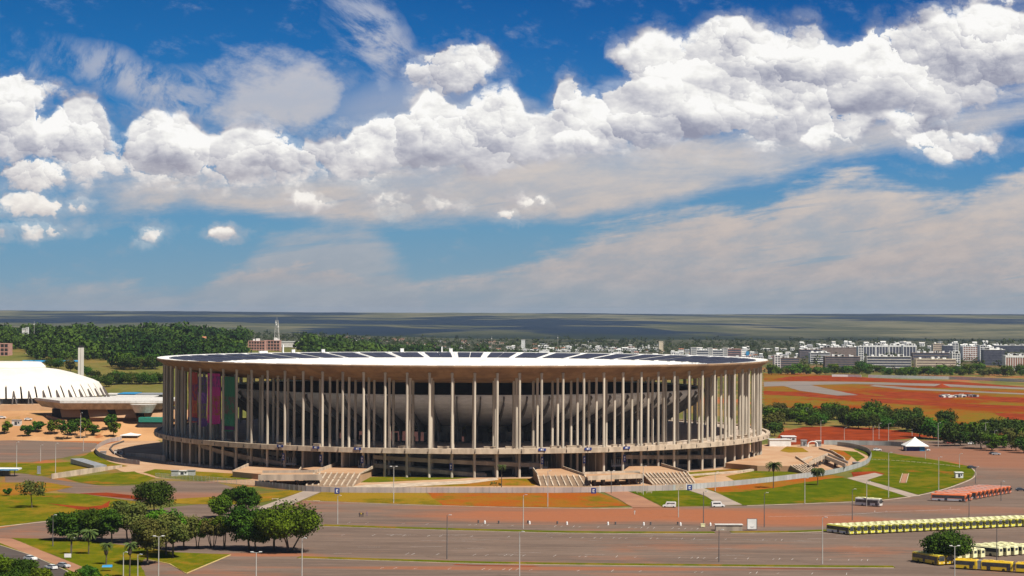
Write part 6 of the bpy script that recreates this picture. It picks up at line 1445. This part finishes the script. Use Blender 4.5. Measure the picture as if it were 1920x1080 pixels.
cabin(358, 893, 14, 10, 2.5, 'fence_panel_grey', 'metal', 'pale grey enclosure right of the white box cabin', win=False); cabin(1367, 998, 50, 12, 2.5, 'concrete', 'white_dirty', 'low grey container lying at the edge of the median', 'container', 'container', win=False)
cabin(1463, 838, 40, 13, 8, 'white', 'white_dirty', 'white trailer with a grey base at the right foot of the stadium', 'trailer', 'trailer', win=False); cabin(1480, 830, 26, 11, 8, 'white_dirty', 'white', 'white framed truck body behind the white trailer', 'trailer', 'trailer')
cabin(1508, 838, 10, 12, 4, 'metal', 'metal', 'dark grey turnstile cabin left of the arched gate'); cabin(1535, 838, 10, 11, 4, 'metal', 'white_dirty', 'grey turnstile cabin right of the arched gate'); cabin(1606, 872, 12, 5, 3, 'concrete_dark', 'metal', 'small dark box just inside the curved fence', win=False)
cabin(30, 802, 16, 11, 4, 'white_dirty', 'metal', 'small grey cabin beside the leftmost small tree'); cabin(685, 891, 9, 8, 2, 'metal', 'metal', 'grey box at the right edge of the pale plaza', 'electric_box', 'box', win=False)
cabin(193, 853, 10, 6, 2, 'metal', 'metal', 'small grey box inside the curved left fence', 'electric_box', 'box', win=False); cabin(222, 853, 16, 9, 4, 'white_dirty', 'concrete', 'weathered little gatehouse beside the moat on the left')
p = at(1524, 838, z=0); o = empty('arched_gate', p, 0, label='white arched gate between two grey turnstile cabins', cat='gate'); m = MB()
for i in range(8): a0, a1 = PI * i / 8, PI * (i + 1) / 8; m.tube((2.6 * math.cos(a0), 0, 1.2 + 1.8 * math.sin(a0)), (2.6 * math.cos(a1), 0, 1.2 + 1.8 * math.sin(a1)), .3, n=6)
m.build('arch', M['white'], o); MB().box(-2.9, -2.3, -.3, .3, 0, 1.2).build('post', M['white'], o); MB().box(2.3, 2.9, -.3, .3, 0, 1.2).build('post', M['white'], o)
# long flat petrol-station style shelter, grey ramp roof, pillar sign
p = at(10, 893, z=0); o = empty('shelter', p, 0, label='flat-roofed white shelter at the left edge by the crossing', cat='shelter'); MB().box(-9, 6.2, -3, 4, 2.9, 3.5).build('roof', M['white'], o); MB().box(-9, 6.4, -3.1, -3.004, 2.8, 3.3).build('fascia', M['blue_light'], o)
for x in (-7, -2, 4): MB().box(x - .15, x + .15, 0, .3, 0, 2.9).build('post', M['dark_pole'], o)
MB().box(-8, 1.5, .5, 3, 0, 2.4).build('kiosk', M['dark_glass'], o)
p, q = at(140, 870, z=0), at(184, 880, z=0); L_ = (q - p).length; r_ = math.atan2(q.y - p.y, q.x - p.x)
o = empty('underpass_roof', p, r_, label='grey slanting roof slab over a sunken entrance on the left lawn', cat='roof slab'); MB().hexa([(0, -2, .4), (L_, -2, .4), (L_, 4, .4), (0, 4, .4), (0, -2, 2.6), (L_, -2, 1.8), (L_, 4, 1.8), (0, 4, 2.6)]).build('slab', M['metal'], o); MB().box(.5, L_ - .5, -1.8, 3.8, 0, .4).build('opening', M['dark'], o)
p = at(73, 889, z=0); o = empty('pillar_sign', p, 0, label='tall dark grey information pillar on the left lawn', cat='sign'); MB().box(-.75, .75, -.2, .2, 0, 3.6).build('panel', M['metal'], o); MB().box(-.9, .9, -.35, .35, 0, .2).build('foot', M['concrete'], o)
p = at(1410, 995, z=0); o = empty('notice_board', p, 0, label='square white notice board on a dark frame at the median', cat='sign'); MB().box(-1.7, 1.7, -.08, .08, .4, 4.0).build('frame', M['dark_pole'], o); MB().box(-1.5, 1.45, -.12, -.083, .55, 3.85).build('panel', M['white'], o)
for z_, w_ in ((1.25, .9), (1.0, .6)): MB().box(-.2 - w_ / 2, -.2 + w_, -.135, -.123, z_, z_ + .1).build('text_line', M['metal'], o)
for x in (-1.4, 1.4): MB().box(x - .06, x + .06, -.05, .05, 0, .4).build('leg', M['dark_pole'], o)
p = at(127, 1049, z=0); o = empty('notice_board', p, 0, label='small white board beside the dirt path at the lower left', cat='sign'); MB().box(-1.0, 1.0, -.06, .06, .6, 1.7).build('panel', M['white'], o); MB().cyl(-.8, 0, 0, .6, .05).build('leg', M['dark_pole'], o); MB().cyl(.8, 0, 0, .6, .05).build('leg', M['dark_pole'], o)
p = at(201, 1071, z=0); o = empty('tarpaulin', p, .1, label='bright blue tarpaulin shelter under the palms, lower left', cat='tarpaulin'); MB().hexa([(-1.4, -.9, 1.2), (1.4, -.9, 1.2), (1.4, .9, 1.3), (-1.4, .9, 1.3), (-1.3, -.6, 1.6), (1.3, -.6, 1.5), (1.3, .6, 1.75), (-1.3, .6, 1.65)]).build('cloth', M['blue_light'], o)
for x in (-1.2, 1.2): MB().cyl(x, 0, 0, 1.3, .04).build('pole', M['dark_pole'], o)
for i, (px, py) in enumerate(((909, 982), (993, 983), (1063, 984), (1140, 984.5), (1207, 985), (1276, 985.5), (1332, 986))):
    MB().cyl(0, 0, 0, .75, .34, .30, 12).cyl(0, 0, .75, 1.1, .30, .14, 12).build('white_drum', M['white'], None, loc=at(px, py, z=0) + Vector((0, 0, LV)), label='white drum on the lot before the median, %s white one from the left' % ORD[i + 1], cat='drum', group='white drums in a line on the lot')
for i, (px, py) in enumerate(((897, 981), (935, 982), (990, 981.5), (1045, 983), (1154, 984), (1220, 984.5), (1271, 984))):
    MB().cyl(0, 0, 0, .9, .26, .30, 10).cyl(0, 0, .9, 1.0, .32, .32, 10).build('litter_bin', M['dark_pole'], None, loc=at(px, py, z=0) + Vector((0, 0, LV)), label='small dark bin on the lot before the median, %s dark one from the left' % ORD[i + 1], cat='litter bin', group='dark bins in a line on the lot')
p = at(1318, 989, z=0); MB().box(-.7, .7, -.4, .4, .2, 1.1).box(-.75, .75, -.45, .45, 1.1, 1.25).box(-.6, -.5, -.3, .3, 0, .2).box(.5, .6, -.3, .3, 0, .2).build('yellow_bin', M['cream_bus'], None, loc=p + Vector((0, 0, LV)), label='pale yellow bin box at the foot of the thin dark lamp post', cat='bin')
# wheel sculpture before the right footbridge
p = at(1199, 908, z=0); o = empty('wheel_sculpture', p, .1, label='white ring sculpture with spokes before the right footbridge', cat='sculpture'); m = MB()
for i in range(20): a0, a1 = 2 * PI * i / 20, 2 * PI * (i + 1) / 20; m.tube((1.5 * math.cos(a0), 0, 1.5 + 1.5 * math.sin(a0)), (1.5 * math.cos(a1), 0, 1.5 + 1.5 * math.sin(a1)), .09, n=5)
m.build('ring', M['white'], o); m = MB()
for i in range(4): a0 = PI * i / 4; m.tube((1.5 * math.cos(a0), 0, 1.5 + 1.5 * math.sin(a0)), (-1.5 * math.cos(a0), 0, 1.5 - 1.5 * math.sin(a0)), .05, n=4)
m.build('spokes', M['white'], o)
for sx, sy, tx in ((612, 949, 0), (514, 950, 0)):
    p = at(sx if sx != 514 else 515, sy - (20 if sx == 612 else 16), z=0)
# stone benches on the kerb line
for px, py, lab in ((516, 938, 'pale stone bench left of the path down from the stairs'), (593, 942, 'pale stone bench right of the path down from the stairs'), (1199, 925, 'pale boulder-like seat left of the lamp post on the lush lawn'), (1217, 925, 'pale boulder-like seat right of the lamp post on the lush lawn')):
    MB().box(-1.3, 1.3, -.35, .35, .42, .6).box(-1.1, -.8, -.3, .3, 0, .42).box(.8, 1.1, -.3, .3, 0, .42).build('stone_bench', M['concrete_pale'], None, loc=at(px, py, z=0) + Vector((0, 0, G)), label=lab, cat='bench')
# framed red track with pale rails on the round lawn
p, q = at(1693, 906, z=0), at(1698, 889, z=0); d_ = (q - p); r_ = math.atan2(d_.y, d_.x); o = empty('jump_runway', p + Vector((0, 0, G)), r_, label='short red strip between two pale rails on the round lawn', cat='runway'); L_ = d_.length
MB().box(0, L_, -1.0, 1.0, 0, .12).build('strip', M['path_red'], o); MB().box(0, L_, -1.5, -1.2, 0, .35).build('rail', M['concrete_pale'], o); MB().box(0, L_, 1.2, 1.5, 0, .35).build('rail', M['concrete_pale'], o)
ribbon('path', [(1694, 907), (1740, 909), (1790, 913)], .6, M['concrete_pale'], G + .02); ribbon('path', [(1640, 884), (1692, 888)], .5, M['concrete_pale'], G + .02)
q = smoothpts([(1634, 861.5), (1680, 864), (1740, 869), (1800, 875.5)])
for i in range(0, len(q) - 1):
    ribbon('kerb', [q[i], ((q[i][0] * .35 + q[i + 1][0] * .65), (q[i][1] * .35 + q[i + 1][1] * .65))], .7, M['concrete_pale'], G + .02, .1)
# people
def person(px, py, label, top, trouser, pose=0.0, face=0.0):
    p = at(px, py) + Vector((0, 0, LV)); o = empty('person', p, face, label=label, cat='person', group='people')
    J = [(0, 0, .95), (0, 0, 1.22), (0, 0, 1.45), (0, .02, 1.56), (0, .03, 1.68), (.19, 0, 1.42), (.27, .04, 1.15), (.25, .16, .92), (-.19, 0, 1.42), (-.27, -.02, 1.15), (-.27, .08, .90), (.10, 0, .90), (.11, .10 * pose, .50), (.11, .05 * pose, .08), (.11, .17 + .05 * pose, .04), (-.10, 0, .90), (-.11, -.12 * pose, .50), (-.11, -.22 * pose, .08), (-.11, .10 - .22 * pose, .04)]
    Ed = [(0, 1), (1, 2), (2, 3), (3, 4), (2, 5), (5, 6), (6, 7), (2, 8), (8, 9), (9, 10), (0, 11), (11, 12), (12, 13), (13, 14), (0, 15), (15, 16), (16, 17), (17, 18)]
    Rr = [.15, .14, .15, .06, .11, .07, .05, .04, .07, .05, .04, .10, .075, .05, .045, .10, .075, .05, .045]
    me = bpy.data.meshes.new('body'); me.from_pydata(J, Ed, []); b_ = bpy.data.objects.new('body', me); COL.objects.link(b_)
    b_.modifiers.new('skin', 'SKIN'); 
    for i, v in enumerate(me.skin_vertices[0].data): v.radius = (Rr[i], Rr[i]); v.use_root = (i == 0)
    b_.modifiers.new('sub', 'SUBSURF').levels = 1
    dg = bpy.context.evaluated_depsgraph_get(); m2 = bpy.data.meshes.new_from_object(b_.evaluated_get(dg)); bpy.data.objects.remove(b_)
    for mm in (M['skin'], top, trouser): m2.materials.append(mm)
    for f in m2.polygons: z = f.center.z; f.material_index = 2 if z < .95 else 1 if z < 1.47 and not (abs(f.center.x) > .2 and z < 1.05) else 0
    b_ = bpy.data.objects.new('body', m2); COL.objects.link(b_); b_.parent = o
    hm_ = MB().lathe([(0.005, 1.80), (.06, 1.79), (.10, 1.73), (.105, 1.67), (.09, 1.66), (.005, 1.70)], 10, closed=True).build('hair', M['black'], o); hm_.location = (0, .02, 0)
    return o
TY, TD, TB, TW = simple('yellow_shirt', (.65, .45, .03)), simple('dark_cloth', (.04, .03, .03)), simple('violet_cloth', (.18, .11, .20)), simple('white_shirt', (.6, .6, .58))
person(674, 971, 'person in dark clothes walking on the lot, left of the yellow shirt', TD, TD, 1.0, .4); person(677, 970.5, 'person in a yellow shirt walking on the lot', TY, TD, .6, -.3); person(680.5, 970, 'person in dark clothes right of the yellow shirt', TD, TD, -.8, .2); person(688, 969, 'person in faded violet clothes at the right of the walking group', TB, TB, .9, 1.2)
person(738, 944.5, 'person in black leaning by the lamp post on the dry lawn', TD, TD, 0, .5); person(236, 821, 'person standing under the low white canopy', TW, TD, 0, .5); person(240, 821, 'second person under the low white canopy, on the right', TD, TD, 0, -.5); person(1190, 966, 'person in pale clothes alone on the red-stained lot', TW, TW, .8, .2)

# ------------------------------------------------------------------ air
hb = MB().box(-6200, 6200, -60, 16500, -40, 112).build('haze', M['dark']); tag(hb, 'thin bluish daylight haze over the whole landscape', 'haze', kind='stuff')
hm2 = bpy.data.materials.new('haze_air'); hm2.use_nodes = True; nt = hm2.node_tree; nt.nodes.clear(); out = nt.nodes.new('ShaderNodeOutputMaterial'); pvn = nt.nodes.new('ShaderNodeVolumePrincipled')
pvn.inputs['Color'].default_value = (.55, .70, .92, 1); pvn.inputs['Density'].default_value = 2.3e-5; pvn.inputs['Anisotropy'].default_value = .2
nt.links.new(pvn.outputs[0], out.inputs['Volume']); hb.data.materials[0] = hm2
